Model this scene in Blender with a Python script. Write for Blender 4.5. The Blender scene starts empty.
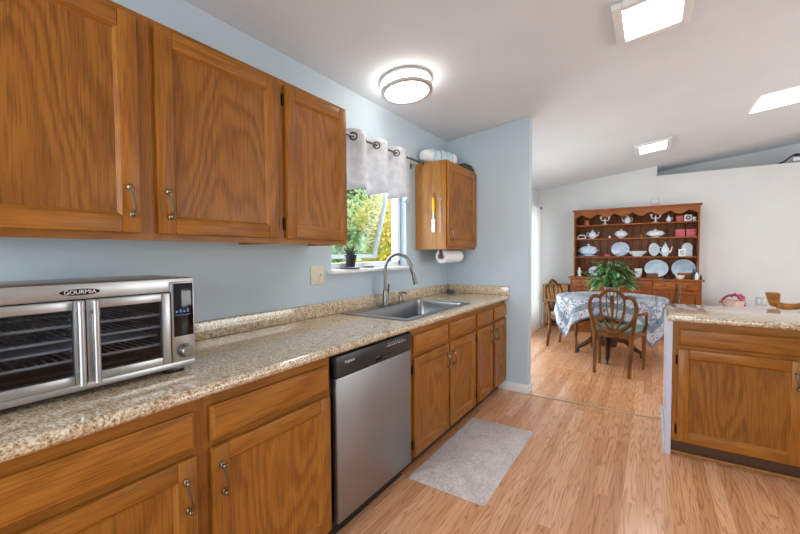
import bpy, bmesh, math, random
from math import sin, cos, pi, radians as R
from mathutils import Vector, Matrix
random.seed(7)
S = bpy.context.scene
C = S.collection

# ---------------------------------------------------------------- camera
cam_d = bpy.data.cameras.new('camera'); cam = bpy.data.objects.new('camera', cam_d); C.objects.link(cam)
yaw, pitch, roll = .5833, .0343, -.0056
fw = Vector((-sin(yaw)*cos(pitch), cos(yaw)*cos(pitch), -sin(pitch)))
rt = Vector((cos(yaw), sin(yaw), 0)); up = rt.cross(fw)
r2 = cos(roll)*rt + sin(roll)*up; u2 = -sin(roll)*rt + cos(roll)*up
M3 = Matrix((r2, u2, -fw)).transposed()
cam.matrix_world = Matrix.Translation((1.7827, 0, 1.3135)) @ M3.to_4x4()
cam_d.sensor_width = 36; cam_d.lens = 382.1/800*36; cam_d.clip_start = .02
S.camera = cam

# ---------------------------------------------------------------- world, lights, exposure
S.view_settings.view_transform = 'Standard'; S.view_settings.look = 'None'
S.view_settings.gamma = 1; S.view_settings.exposure = 0.36
w = bpy.data.worlds.new('world'); S.world = w; w.use_nodes = True
nt = w.node_tree; nt.nodes.clear()
sky = nt.nodes.new('ShaderNodeTexSky'); sky.sky_type = 'NISHITA'; sky.sun_disc = False
sky.sun_elevation = R(48); sky.sun_rotation = R(30); sky.air_density = 1.2; sky.dust_density = 2
bg = nt.nodes.new('ShaderNodeBackground'); bg.inputs['Strength'].default_value = .22
wo = nt.nodes.new('ShaderNodeOutputWorld')
nt.links.new(sky.outputs[0], bg.inputs[0]); nt.links.new(bg.outputs[0], wo.inputs[0])
def lamp(name, kind, energy, color, loc, direction, sx=1, sy=1):
    d = bpy.data.lights.new(name, kind); d.energy = energy; d.color = color
    if kind == 'AREA': d.shape = 'RECTANGLE'; d.size = sx; d.size_y = sy
    if kind == 'SUN': d.angle = R(.6)
    o = bpy.data.objects.new(name, d); C.objects.link(o); o.location = loc
    o.rotation_euler = Vector(direction).to_track_quat('-Z', 'Y').to_euler(); return o
lamp('sun', 'SUN', 4.2, (1, .96, .88), (20, -20, 30), (-.45, .3, -.85))
lamp('window_daylight', 'AREA', 9, (.86, .93, 1), (-.16, 2.33, 1.65), (1, 0, -.05), .85, .8)
lamp('patio_daylight', 'AREA', 42, (.93, .97, 1), (-.055, 5.6, 1.06), (1, 0, 0), 2.7, 1.9)
lamp('added_rear_fill', 'AREA', 74, (.88, .95, 1), (1.55, -2.3, 1.45), (0, 1, -.12), 2.3, 1.5)  # added fill from behind the camera, placed at an invented window
lamp('added_side_fill', 'AREA', 56, (.95, .98, 1), (5.5, 4.2, 1.4), (-1, 0, 0), 2.9, 1.4)  # added fill from the right, out of view, at an invented window

# ---------------------------------------------------------------- mesh builder
class MB:
    def __init__(s): s.bm = bmesh.new()
    def _fin(s, faces, m):
        for f in faces: f.material_index = m
    def hexa(s, p, m=0, bev=0, seg=2):
        v = [s.bm.verts.new(q) for q in p]
        idx = [(0,3,2,1),(4,5,6,7),(0,1,5,4),(1,2,6,5),(2,3,7,6),(3,0,4,7)]
        fs = [s.bm.faces.new([v[i] for i in t]) for t in idx]
        s._fin(fs, m)
        if bev:
            es = list({e for f in fs for e in f.edges})
            r = bmesh.ops.bevel(s.bm, geom=es, offset=bev, segments=seg, profile=.5, affect='EDGES', clamp_overlap=True)
            s._fin(r['faces'], m)
        return s
    def box(s, x0, x1, y0, y1, z0, z1, m=0, bev=0, seg=2):
        return s.hexa([(x0,y0,z0),(x1,y0,z0),(x1,y1,z0),(x0,y1,z0),(x0,y0,z1),(x1,y0,z1),(x1,y1,z1),(x0,y1,z1)], m, bev, seg)
    def quad(s, pts, m=0):
        f = s.bm.faces.new([s.bm.verts.new(p) for p in pts]); f.material_index = m; return s
    def rings(s, rings, m=0, closed=False, caps=True):
        vs = [[s.bm.verts.new(p) for p in r] for r in rings]
        n = len(vs[0]); k = len(vs); fs = []
        for i in range(k if closed else k-1):
            a, b = vs[i], vs[(i+1) % k]
            for j in range(n):
                fs.append(s.bm.faces.new((a[j], a[(j+1) % n], b[(j+1) % n], b[j])))
        if caps and not closed:
            fs.append(s.bm.faces.new(list(reversed(vs[0])))); fs.append(s.bm.faces.new(vs[-1]))
        s._fin(fs, m); return s
    def tube(s, pts, r, n=8, m=0, closed=False, sx=1, sy=1, upv=None):
        pts = [Vector(p) for p in pts]; k = len(pts)
        rs = r if isinstance(r, (list, tuple)) else [r]*k
        tang = []
        for i in range(k):
            a = pts[(i-1) % k] if closed or i > 0 else pts[i]
            b = pts[(i+1) % k] if closed or i < k-1 else pts[i]
            t = (b-a); tang.append(t.normalized() if t.length > 1e-9 else Vector((0,0,1)))
        ref = Vector(upv) if upv else Vector((0,0,1))
        if not upv and abs(tang[0].dot(ref)) > .9: ref = Vector((1,0,0))
        nrm = (ref - tang[0]*ref.dot(tang[0])).normalized(); out = []
        for i in range(k):
            t = tang[i]
            if upv: nn = Vector(upv)-t*Vector(upv).dot(t)
            else: nn = nrm - t*nrm.dot(t)
            nrm = nn.normalized() if nn.length > 1e-6 else nrm
            b = t.cross(nrm)
            out.append([pts[i] + rs[i]*(cos(2*pi*j/n)*nrm*sx + sin(2*pi*j/n)*b*sy) for j in range(n)])
        return s.rings(out, m, closed)
    def cyl(s, p0, p1, r0, r1=None, n=20, m=0):
        return s.tube([p0, p1], [r0, r0 if r1 is None else r1], n, m)
    def lathe(s, prof, c=(0,0,0), n=24, m=0, mat=None, sx=1, sy=1):
        c = Vector(c); out = []
        for r, z in prof:
            ring = []
            for j in range(n):
                p = Vector((max(r,1e-4)*cos(2*pi*j/n)*sx, max(r,1e-4)*sin(2*pi*j/n)*sy, z))
                if mat: p = mat @ p
                ring.append(c+p)
            out.append(ring)
        return s.rings(out, m)
    def sphere(s, c, r, n=14, m=0):
        if not isinstance(r, (tuple, list)): r = (r,r,r)
        k = max(6, n//2)
        prof = [(sin(pi*i/k), -cos(pi*i/k)) for i in range(k+1)]
        out = [[(c[0]+r[0]*max(a,1e-3)*cos(2*pi*j/n), c[1]+r[1]*max(a,1e-3)*sin(2*pi*j/n), c[2]+r[2]*b) for j in range(n)] for a, b in prof]
        return s.rings(out, m)
    def torus(s, c, R0, r, axis=(0,0,1), n=24, k=8, m=0):
        q = Vector((0,0,1)).rotation_difference(Vector(axis).normalized())
        pts = [Vector(c)+q @ Vector((R0*cos(2*pi*i/n), R0*sin(2*pi*i/n), 0)) for i in range(n)]
        return s.tube(pts, r, k, m, True)
    def prism(s, pts, vec, m=0):
        v = Vector(vec)
        a = [s.bm.verts.new(p) for p in pts]; b = [s.bm.verts.new(Vector(p)+v) for p in pts]
        n = len(a); fs = [s.bm.faces.new(list(reversed(a))), s.bm.faces.new(b)]
        for i in range(n): fs.append(s.bm.faces.new((a[i], a[(i+1)%n], b[(i+1)%n], b[i])))
        s._fin(fs, m); return s
    def build(s, name, mats, parent=None, smooth=True, loc=None):
        bmesh.ops.recalc_face_normals(s.bm, faces=s.bm.faces[:])
        me = bpy.data.meshes.new(name); s.bm.to_mesh(me); s.bm.free()
        for m in (mats if isinstance(mats, (list, tuple)) else [mats]): me.materials.append(m)
        if smooth:
            me.polygons.foreach_set('use_smooth', [True]*len(me.polygons))
            me.set_sharp_from_angle(angle=R(32))
        o = bpy.data.objects.new(name, me); C.objects.link(o)
        if parent: o.parent = parent
        if loc: o.location = loc
        return o
def tag(o, label=None, cat=None, group=None, kind=None):
    if label: o['label'] = label
    if cat: o['category'] = cat
    if group: o['group'] = group
    if kind: o['kind'] = kind
    return o
def thing(name, label, cat, loc=(0,0,0), rz=0, group=None):
    o = bpy.data.objects.new(name, None); C.objects.link(o); o.empty_display_size = .1
    o.location = loc; o.rotation_euler = (0,0,rz); return tag(o, label, cat, group)
def struct(mb, name, mats, parent=None, **k):
    o = mb.build(name, mats, parent, **k)
    if not parent: o['kind'] = 'structure'
    return o
def clone(root, loc, rz, label=None):
    r = root.copy(); C.objects.link(r); r.location = loc; r.rotation_euler = (0,0,rz)
    if label: r['label'] = label
    for ch in list(root.children):
        c = ch.copy(); C.objects.link(c); c.parent = r
        for g in list(ch.children):
            d = g.copy(); C.objects.link(d); d.parent = c
    return r
def text(name, body, size, mat, parent, loc, rot, extr=.0005):
    cu = bpy.data.curves.new(name, 'FONT'); cu.body = body; cu.size = size; cu.extrude = extr
    cu.align_x = 'CENTER'; cu.align_y = 'CENTER'
    t = bpy.data.objects.new(name+'_curve', cu); C.objects.link(t)
    bpy.context.view_layer.update()
    me = bpy.data.meshes.new_from_object(t.evaluated_get(bpy.context.evaluated_depsgraph_get()))
    bpy.data.objects.remove(t); me.name = name; me.materials.clear(); me.materials.append(mat)
    o = bpy.data.objects.new(name, me); C.objects.link(o); o.parent = parent
    o.location = loc; o.rotation_euler = rot; return o
FACE_X = (R(90), 0, R(90))      # text standing upright, facing +x

# ---------------------------------------------------------------- materials
def nodes(name):
    m = bpy.data.materials.new(name); m.use_nodes = True
    return m, m.node_tree, m.node_tree.nodes['Principled BSDF']
def N(t, kind, **k):
    n = t.nodes.new(kind)
    for a, v in k.items():
        if a.startswith('i_'):
            key = a[2:]; key = int(key) if key.isdigit() else key.replace('_', ' ')
            n.inputs[key].default_value = v
        else: setattr(n, a, v)
    return n
def L(t, a, b): t.links.new(a, b)
def lin(r, g, b): return tuple(((c/255)/12.92 if c/255 <= .04045 else ((c/255+.055)/1.055)**2.4) for c in (r,g,b)) + (1,)
def ramp(t, stops, interp='LINEAR'):
    n = t.nodes.new('ShaderNodeValToRGB'); e = n.color_ramp.elements; n.color_ramp.interpolation = interp
    while len(e) < len(stops): e.new(.5)
    for el, (p, c) in zip(e, stops): el.position = p; el.color = c
    return n
def math_(t, op, a, b=None):
    n = t.nodes.new('ShaderNodeMath'); n.operation = op
    for i, v in enumerate((a, b)):
        if v is None: continue
        if isinstance(v, (int, float)): n.inputs[i].default_value = v
        else: L(t, v, n.inputs[i])
    return n.outputs[0]
def mixc(t, fac, a, b, blend='MIX'):
    n = t.nodes.new('ShaderNodeMix'); n.data_type = 'RGBA'; n.blend_type = blend
    for k, v in ((0, fac), (6, a), (7, b)):
        if isinstance(v, (int, float, tuple)): n.inputs[k].default_value = v
        else: L(t, v, n.inputs[k])
    return n.outputs[2]
def plain(name, col, rough=.5, metal=0, **k):
    m, t, b = nodes(name)
    b.inputs['Base Color'].default_value = lin(*col); b.inputs['Roughness'].default_value = rough; b.inputs['Metallic'].default_value = metal
    for a, v in k.items(): b.inputs[a.replace('_', ' ')].default_value = v
    return m
def mottled(name, c1, c2, scale, rough=.5, bump=0, metal=0, detail=3, bscale=None):
    m, t, b = nodes(name); tc = N(t, 'ShaderNodeTexCoord')
    n = N(t, 'ShaderNodeTexNoise', i_Scale=scale, i_Detail=detail); L(t, tc.outputs['Object'], n.inputs['Vector'])
    r = ramp(t, [(.3, lin(*c1)), (.7, lin(*c2))]); L(t, n.outputs['Fac'], r.inputs[0]); L(t, r.outputs[0], b.inputs['Base Color'])
    b.inputs['Roughness'].default_value = rough; b.inputs['Metallic'].default_value = metal
    if bump:
        n2 = N(t, 'ShaderNodeTexNoise', i_Scale=bscale or scale*3, i_Detail=4); L(t, tc.outputs['Object'], n2.inputs['Vector'])
        bp = N(t, 'ShaderNodeBump', i_Strength=bump, i_Distance=.004); L(t, n2.outputs['Fac'], bp.inputs['Height']); L(t, bp.outputs[0], b.inputs['Normal'])
    return m
def wood(name, axis, light, dark, k=17, scale=3.0, rough=.38, fig=.75, pore=.62, along=.2):
    m, t, b = nodes(name); tc = N(t, 'ShaderNodeTexCoord'); oi = N(t, 'ShaderNodeObjectInfo')
    sc = [1,1,1]; sc['XYZ'.index(axis)] = .16
    off = math_(t, 'MULTIPLY', oi.outputs['Random'], 61.0)
    add = N(t, 'ShaderNodeVectorMath', operation='ADD'); L(t, tc.outputs['Object'], add.inputs[0]); L(t, off, add.inputs[1])
    def stretch(f):
        q = [1,1,1]; q['XYZ'.index(axis)] = f
        mp = N(t, 'ShaderNodeMapping'); mp.inputs['Scale'].default_value = q; L(t, add.outputs[0], mp.inputs['Vector']); return mp.outputs[0]
    n1 = N(t, 'ShaderNodeTexNoise', i_Scale=scale, i_Detail=1.5, i_Roughness=.4); L(t, stretch(along), n1.inputs['Vector'])
    n4 = N(t, 'ShaderNodeTexNoise', i_Scale=90, i_Detail=1.0); L(t, stretch(.12), n4.inputs['Vector'])
    n2 = N(t, 'ShaderNodeTexNoise', i_Scale=260, i_Detail=2.0); L(t, stretch(.03), n2.inputs['Vector'])
    ph = math_(t, 'ADD', math_(t, 'MULTIPLY', n1.outputs['Fac'], k), math_(t, 'MULTIPLY', n4.outputs['Fac'], .5))
    fr = math_(t, 'FRACT', ph)
    rp = ramp(t, [(0, (1,1,1,1)), (.22, (.75,.75,.75,1)), (.42, (.1,.1,.1,1)), (.75, (0,0,0,1)), (1, (1,1,1,1))]); L(t, fr, rp.inputs[0])
    fac = math_(t, 'MULTIPLY', rp.outputs[0], fig)
    c1 = mixc(t, fac, lin(*light), lin(*dark))
    pr_ = ramp(t, [(.36, (1-pore,)*3+(1,)), (.52, (1,1,1,1))]); L(t, n2.outputs['Fac'], pr_.inputs[0])
    c2 = mixc(t, .5, c1, pr_.outputs[0], 'MULTIPLY')
    tint = ramp(t, [(0, (.86,.84,.8,1)), (1, (1.08,1.06,1.04,1))]); L(t, oi.outputs['Random'], tint.inputs[0])
    c3 = mixc(t, 1.0, c2, tint.outputs[0], 'MULTIPLY')
    L(t, c3, b.inputs['Base Color'])
    b.inputs['Roughness'].default_value = rough; b.inputs['Specular IOR Level'].default_value = .28
    bp = N(t, 'ShaderNodeBump', i_Strength=.12, i_Distance=.001); L(t, n2.outputs['Fac'], bp.inputs['Height']); L(t, bp.outputs[0], b.inputs['Normal'])
    return m
OL, OD = (166,107,40), (130,76,22)
oakV = wood('oak_vertical', 'Z', OL, OD, 9, 5, fig=.5)
oakH = wood('oak_horizontal', 'Y', OL, OD, 9, 5, fig=.5)
oakP = wood('oak_panel', 'Z', (166,107,40), (124,71,20), 14, 3.8, fig=.58, along=.3)
oakEnd = wood('oak_end_panel', 'Z', (186,132,72), (152,98,46), 8, 5, fig=.6)
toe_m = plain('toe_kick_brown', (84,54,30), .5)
cherryX = wood('cherry_horizontal', 'X', (162,94,42), (116,64,26), 8, 5, fig=.5)
cherryV = wood('cherry_vertical', 'Z', (148,84,38), (104,56,24), 8, 5, fig=.5)
cherryBack = wood('cherry_back', 'Z', (124,72,36), (90,50,24), 8, 6, fig=.4)
chairwood = wood('chair_wood', 'Z', (128,82,36), (84,48,18), 7, 6, rough=.35)
darkwood = wood('dark_wood', 'Z', (92,52,28), (56,30,16), 7, 6, rough=.35)
lightwood = wood('light_wood', 'X', (196,152,98), (160,116,66), 7, 6)
crestwood = wood('crest_wood', 'X', (190,138,72), (140,92,40), 7, 6, rough=.3)

def granite():
    m, t, b = nodes('speckled_laminate'); tc = N(t, 'ShaderNodeTexCoord')
    n = N(t, 'ShaderNodeTexNoise', i_Scale=130, i_Detail=5, i_Roughness=.65, i_Distortion=.4); L(t, tc.outputs['Object'], n.inputs['Vector'])
    r = ramp(t, [(.30, lin(78,56,40)), (.39, lin(154,122,88)), (.46, lin(196,172,138)), (.55, lin(222,208,184)), (.66, lin(240,234,222))]); L(t, n.outputs['Fac'], r.inputs[0])
    v = N(t, 'ShaderNodeTexNoise', i_Scale=36, i_Detail=3, i_Distortion=.6); L(t, tc.outputs['Object'], v.inputs['Vector'])
    r2_ = ramp(t, [(.36, (.70,.60,.50,1)), (.46, (.93,.89,.84,1)), (.56, (1,1,1,1))]); L(t, v.outputs['Fac'], r2_.inputs[0])
    L(t, mixc(t, .85, r.outputs[0], r2_.outputs[0], 'MULTIPLY'), b.inputs['Base Color'])
    b.inputs['Roughness'].default_value = .12; b.inputs['Coat Weight'].default_value = .45; b.inputs['Coat IOR'].default_value = 1.6; b.inputs['Coat Roughness'].default_value = .06; return m
granite_m = granite()

def floor_mat():
    m, t, b = nodes('oak_laminate_planks'); tc = N(t, 'ShaderNodeTexCoord')
    sx = N(t, 'ShaderNodeSeparateXYZ'); L(t, tc.outputs['Object'], sx.inputs[0])
    cx = N(t, 'ShaderNodeCombineXYZ'); L(t, sx.outputs[1], cx.inputs[0]); L(t, sx.outputs[0], cx.inputs[1])
    def brick(wd, mort):
        br = N(t, 'ShaderNodeTexBrick', offset=.37, i_Scale=1, i_Mortar_Size=mort, i_Bias=0, i_Brick_Width=wd, i_Row_Height=.0667)
        br.inputs['Color1'].default_value = (0,0,0,1); br.inputs['Color2'].default_value = (1,1,1,1); br.inputs['Mortar'].default_value = (.5,.5,.5,1)
        br.inputs['Mortar Smooth'].default_value = .2
        L(t, cx.outputs[0], br.inputs['Vector']); return br
    br = brick(1.15, .0007)
    base = ramp(t, [(0, lin(206,150,108)), (.5, lin(224,169,128)), (1, lin(234,184,146))]); L(t, br.outputs['Color'], base.inputs[0])
    off = math_(t, 'MULTIPLY', br.outputs['Color'], 17.0)
    add = N(t, 'ShaderNodeVectorMath', operation='ADD'); L(t, tc.outputs['Object'], add.inputs[0]); L(t, off, add.inputs[1])
    mp = N(t, 'ShaderNodeMapping'); mp.inputs['Scale'].default_value = (1,.06,1); L(t, add.outputs[0], mp.inputs['Vector'])
    n1 = N(t, 'ShaderNodeTexNoise', i_Scale=24, i_Detail=1, i_Roughness=.35); L(t, mp.outputs[0], n1.inputs['Vector'])
    n4 = N(t, 'ShaderNodeTexNoise', i_Scale=110, i_Detail=2); L(t, mp.outputs[0], n4.inputs['Vector'])
    fr = math_(t, 'FRACT', math_(t, 'ADD', math_(t, 'MULTIPLY', n1.outputs['Fac'], 9), math_(t, 'MULTIPLY', n4.outputs['Fac'], .6)))
    rp = ramp(t, [(0, (.66,.55,.44,1)), (.16, (.88,.82,.76,1)), (.5, (1,1,1,1)), (.88, (.95,.93,.9,1)), (1, (.66,.55,.44,1))]); L(t, fr, rp.inputs[0])
    c = mixc(t, 1.0, base.outputs[0], rp.outputs[0], 'MULTIPLY')
    c = mixc(t, math_(t, 'MULTIPLY', br.outputs['Fac'], .5), c, lin(120,76,44))
    L(t, c, b.inputs['Base Color']); b.inputs['Roughness'].default_value = .2
    return m
floor_m = floor_mat()
paint_blue = mottled('pale_blue_wall_paint', (188,204,214), (192,208,218), 3, .6, .06, bscale=160)
paint_white = mottled('off_white_wall_paint', (218,221,222), (222,225,226), 3, .65, .06, bscale=160)
ceil_m = mottled('ceiling_white', (217,222,227), (222,227,232), 2, .8, .15, bscale=120)
trim_m = plain('white_trim', (232,233,232), .4)
post_m = plain('pale_lavender_trim', (206,208,222), .45)
vinyl = plain('white_vinyl', (236,240,244), .35)
steel = mottled('brushed_steel', (176,178,180), (192,194,196), 8, .38, 0, 1)
steel_dw = mottled('dishwasher_steel', (150,151,153), (158,159,161), 5, .45, 0, 1)
sink_m = plain('sink_steel', (158,160,163), .28, 1)
nickel = plain('brushed_nickel', (128,126,122), .28, 1)
pewter = plain('antique_pewter', (136,120,98), .3, 1)
gun = plain('dark_hinge_metal', (62,52,42), .4, 1)
black = plain('black_plastic', (22,22,24), .3)
blackg = plain('black_gloss', (10,11,14), .08)
grayp = plain('grey_plastic', (96,98,100), .4)
cavity = plain('oven_cavity', (22,21,22), .4)
white_c = plain('white_ceramic', (238,240,240), .2)
blue_c = mottled('blue_white_china', (150,180,214), (226,236,244), 40, .2)
blue_w = mottled('white_china_blue_sprig', (186,204,222), (242,244,246), 70, .2)
platter_m = mottled('pale_blue_platter', (176,204,232), (214,230,242), 12, .2)
ivory = plain('ivory_plate', (222,216,196), .4)
yellow = plain('yellow_plastic', (236,188,30), .4)
pink = plain('dusty_pink', (190,92,100), .6)
red_m = plain('rose_glass', (196,96,84), .3)
gold = plain('gilt', (212,150,60), .3, .6)
brownbox = plain('brown_card', (112,66,40), .6)
navy = plain('navy_glass', (34,50,76), .15)
green_d = plain('dark_green_cloth', (52,72,50), .8)
paper = mottled('paper_towel', (236,236,234), (246,246,244), 30, .9, .3, bscale=90)
seat_green = plain('green_leather', (104,132,112), .4)
terr = plain('black_pot', (30,30,32), .5)
lettering = plain('white_lettering', (220,220,220), .4)
leafd = mottled('plant_leaf', (40,82,38), (108,150,86), 9, .4)
leafv = mottled('pale_leaf', (130,168,112), (176,202,148), 9, .4)
succ = mottled('succulent_leaf', (40,56,44), (84,102,80), 30, .5)
mat_base = None
def emit(name, col, s):
    m = bpy.data.materials.new(name); m.use_nodes = True; t = m.node_tree; t.nodes.clear()
    e = N(t, 'ShaderNodeEmission', i_Strength=s); e.inputs[0].default_value = lin(*col)
    L(t, e.outputs[0], N(t, 'ShaderNodeOutputMaterial').inputs[0]); return m
lamp_round = emit('lit_round_diffuser', (255,248,238), 11.5)
lamp_square = emit('lit_square_diffuser', (250,251,252), 19)
lamp_day = emit('lit_skylight_panel', (250,252,255), 5)
def glass(name, col=(1,1,1), refl=.06, rough=0.02):
    m = bpy.data.materials.new(name); m.use_nodes = True; t = m.node_tree; t.nodes.clear()
    a = N(t, 'ShaderNodeBsdfTransparent'); a.inputs[0].default_value = (*col, 1)
    g = N(t, 'ShaderNodeBsdfGlossy', i_Roughness=rough); x = N(t, 'ShaderNodeMixShader', i_0=refl)
    L(t, a.outputs[0], x.inputs[1]); L(t, g.outputs[0], x.inputs[2]); L(t, x.outputs[0], N(t, 'ShaderNodeOutputMaterial').inputs[0]); return m
pane = glass('window_glass', (.93,.96,.96)); oven_glass = glass('tinted_oven_glass', (.72,.74,.78), .025, .02)
def cloth_translucent(name, c1, c2, scale, tr=.4):
    m = mottled(name, c1, c2, scale, .9); t = m.node_tree; b = t.nodes['Principled BSDF']
    d = N(t, 'ShaderNodeBsdfTranslucent'); d.inputs[0].default_value = lin(*c2)
    x = N(t, 'ShaderNodeMixShader', i_0=tr); L(t, b.outputs[0], x.inputs[1]); L(t, d.outputs[0], x.inputs[2])
    L(t, x.outputs[0], t.nodes['Material Output'].inputs[0]); return m
valance_m = cloth_translucent('grey_white_valance_cloth', (196,198,202), (228,229,232), 22, .3)
drape_m = cloth_translucent('white_drape', (238,242,244), (248,250,250), 8, .4)
def cloth_pattern():
    m, t, b = nodes('blue_patterned_tablecloth'); tc = N(t, 'ShaderNodeTexCoord')
    n = N(t, 'ShaderNodeTexNoise', i_Scale=22, i_Detail=5, i_Distortion=1.2); L(t, tc.outputs['Object'], n.inputs['Vector'])
    r = ramp(t, [(.34, lin(70,96,122)), (.43, lin(128,148,168)), (.48, lin(192,196,206)), (.55, lin(206,206,212)), (.61, lin(170,150,160)), (.68, lin(92,122,122))]); L(t, n.outputs['Fac'], r.inputs[0])
    v = N(t, 'ShaderNodeTexVoronoi', i_Scale=34); L(t, tc.outputs['Object'], v.inputs['Vector'])
    r2_ = ramp(t, [(.12, (.55,.62,.72,1)), (.3, (1,1,1,1))]); L(t, v.outputs['Distance'], r2_.inputs[0])
    c = mixc(t, .8, r.outputs[0], r2_.outputs[0], 'MULTIPLY')
    # woven border bands: distance from the cloth's middle, along its two directions
    sx = N(t, 'ShaderNodeSeparateXYZ'); L(t, tc.outputs['UV'], sx.inputs[0])
    mx = math_(t, 'MAXIMUM', math_(t, 'ABSOLUTE', sx.outputs[0]), math_(t, 'ABSOLUTE', sx.outputs[1]))
    rb = ramp(t, [(0, (0,0,0,1)), (.60, (.55,.55,.55,1)), (.64, (0,0,0,1)), (.76, (0,0,0,1)), (.78, (.75,.75,.75,1)), (.86, (0,0,0,1)), (.97, (.8,.8,.8,1))], 'CONSTANT'); L(t, mx, rb.inputs[0])
    L(t, mixc(t, rb.outputs[0], c, lin(88,112,128)), b.inputs['Base Color']); b.inputs['Roughness'].default_value = .85
    return m
cloth_m = cloth_pattern()
def mat_material():
    m, t, b = nodes('grey_embossed_mat'); tc = N(t, 'ShaderNodeTexCoord')
    v = N(t, 'ShaderNodeTexVoronoi', feature='DISTANCE_TO_EDGE', i_Scale=32); L(t, tc.outputs['Object'], v.inputs['Vector'])
    n = N(t, 'ShaderNodeTexNoise', i_Scale=10, i_Detail=3); L(t, tc.outputs['Object'], n.inputs['Vector'])
    r = ramp(t, [(.3, lin(198,190,187)), (.7, lin(222,215,213))]); L(t, n.outputs['Fac'], r.inputs[0])
    r2_ = ramp(t, [(0, (.74,.72,.71,1)), (.10, (1,1,1,1))]); L(t, v.outputs['Distance'], r2_.inputs[0])
    L(t, mixc(t, 1.0, r.outputs[0], r2_.outputs[0], 'MULTIPLY'), b.inputs['Base Color']); b.inputs['Roughness'].default_value = .5
    bp = N(t, 'ShaderNodeBump', i_Strength=.35, i_Distance=.002); L(t, r2_.outputs[0], bp.inputs['Height']); L(t, bp.outputs[0], b.inputs['Normal'])
    return m
mat_m = mat_material()

# ---------------------------------------------------------------- the setting
CZ, CS = 2.465, .12                                   # sloped ceiling: height at the left wall, rise per metre
def cz(x): return CZ + CS*x
XR, YR, YB = 5.6, -2.4, 7.35
struct(MB().box(-.14, XR+.14, YR-.14, YB+.8, -.1, 0), 'floor', floor_m)
cb = MB().hexa([(-.14,YR-.14,cz(-.14)),(XR+.14,YR-.14,cz(XR+.14)),(XR+.14,YB+.8,cz(XR+.14)),(-.14,YB+.8,cz(-.14)),
                (-.14,YR-.14,cz(-.14)+.15),(XR+.14,YR-.14,cz(XR+.14)+.15),(XR+.14,YB+.8,cz(XR+.14)+.15),(-.14,YB+.8,cz(-.14)+.15)])
struct(cb, 'ceiling', ceil_m)
WY0, WY1, WZ0, WZ1 = 1.87, 2.80, 1.205, 2.06           # kitchen window opening
top = cz(0)-.001
wl = MB()
wl.box(-.14, 0, YR, WY0, 0, top); wl.box(-.14, 0, WY1, 3.6, 0, top)
wl.box(-.14, 0, WY0, WY1, 0, WZ0); wl.box(-.14, 0, WY0, WY1, WZ1, top)
struct(wl, 'wall_left', paint_blue)
PY0, PY1, PZ1 = 4.2, 7.0, 2.05                          # patio door opening
wd = MB(); wd.box(-.14, 0, 3.6, PY0, 0, top); wd.box(-.14, 0, PY1, YB, 0, top); wd.box(-.14, 0, PY0, PY1, PZ1, top)
struct(wd, 'wall_left_dining', paint_white)
ew = MB().hexa([(0,3.6,0),(.83,3.6,0),(.83,3.70,0),(0,3.70,0),(0,3.6,cz(0)-.001),(.83,3.6,cz(.83)-.001),(.83,3.70,cz(.83)-.001),(0,3.70,cz(0)-.001)])
struct(ew, 'wall_partition', paint_blue)
LX, LZ = 1.83, 2.53                                     # the plant ledge: its left end and its height
wb = MB()
wb.hexa([(-.14,YB,0),(LX,YB,0),(LX,YB+.12,0),(-.14,YB+.12,0),(-.14,YB,cz(-.14)-.001),(LX,YB,cz(LX)-.001),(LX,YB+.12,cz(LX)-.001),(-.14,YB+.12,cz(-.14)-.001)])
wb.box(LX, XR+.14, YB, YB+.12, 0, LZ)
struct(wb, 'wall_back', paint_white)
wr = MB()
wr.box(LX-.1, XR+.14, YB+.121, YB+.55, LZ-.1, LZ)
wr.hexa([(LX-.1,YB+.55,LZ-.1),(XR+.14,YB+.55,LZ-.1),(XR+.14,YB+.65,LZ-.1),(LX-.1,YB+.65,LZ-.1),(LX-.1,YB+.55,cz(LX-.1)-.001),(XR+.14,YB+.55,cz(XR+.14)-.001),(XR+.14,YB+.65,cz(XR+.14)-.001),(LX-.1,YB+.65,cz(LX-.1)-.001)])
wr.hexa([(LX-.1,YB+.121,LZ),(LX,YB+.121,LZ),(LX,YB+.55,LZ),(LX-.1,YB+.55,LZ),(LX-.1,YB+.121,cz(LX-.1)-.001),(LX,YB+.121,cz(LX)-.001),(LX,YB+.55,cz(LX)-.001),(LX-.1,YB+.55,cz(LX-.1)-.001)])
struct(wr, 'wall_recess', paint_white)
tr = cz(XR)-.001
w4 = MB()
for a, b2, z0, z1 in ((YR, 2.7, 0, tr), (5.7, YB+.65, 0, tr), (2.7, 5.7, 0, .65), (2.7, 5.7, 2.15, tr)): w4.box(XR, XR+.14, a, b2, z0, z1)
struct(w4, 'wall_right', paint_white)
w5 = MB()
def sl(x0, x1, z0):                                     # a piece of the rear wall up to the slope
    w5.hexa([(x0,YR-.14,z0),(x1,YR-.14,z0),(x1,YR,z0),(x0,YR,z0),(x0,YR-.14,cz(x0)-.001),(x1,YR-.14,cz(x1)-.001),(x1,YR,cz(x1)-.001),(x0,YR,cz(x0)-.001)])
sl(-.14, .3, 0); sl(2.8, XR+.14, 0); sl(.3, 2.8, 2.25); w5.box(.3, 2.8, YR-.14, YR, 0, .65)
struct(w5, 'wall_rear', paint_white)
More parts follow.
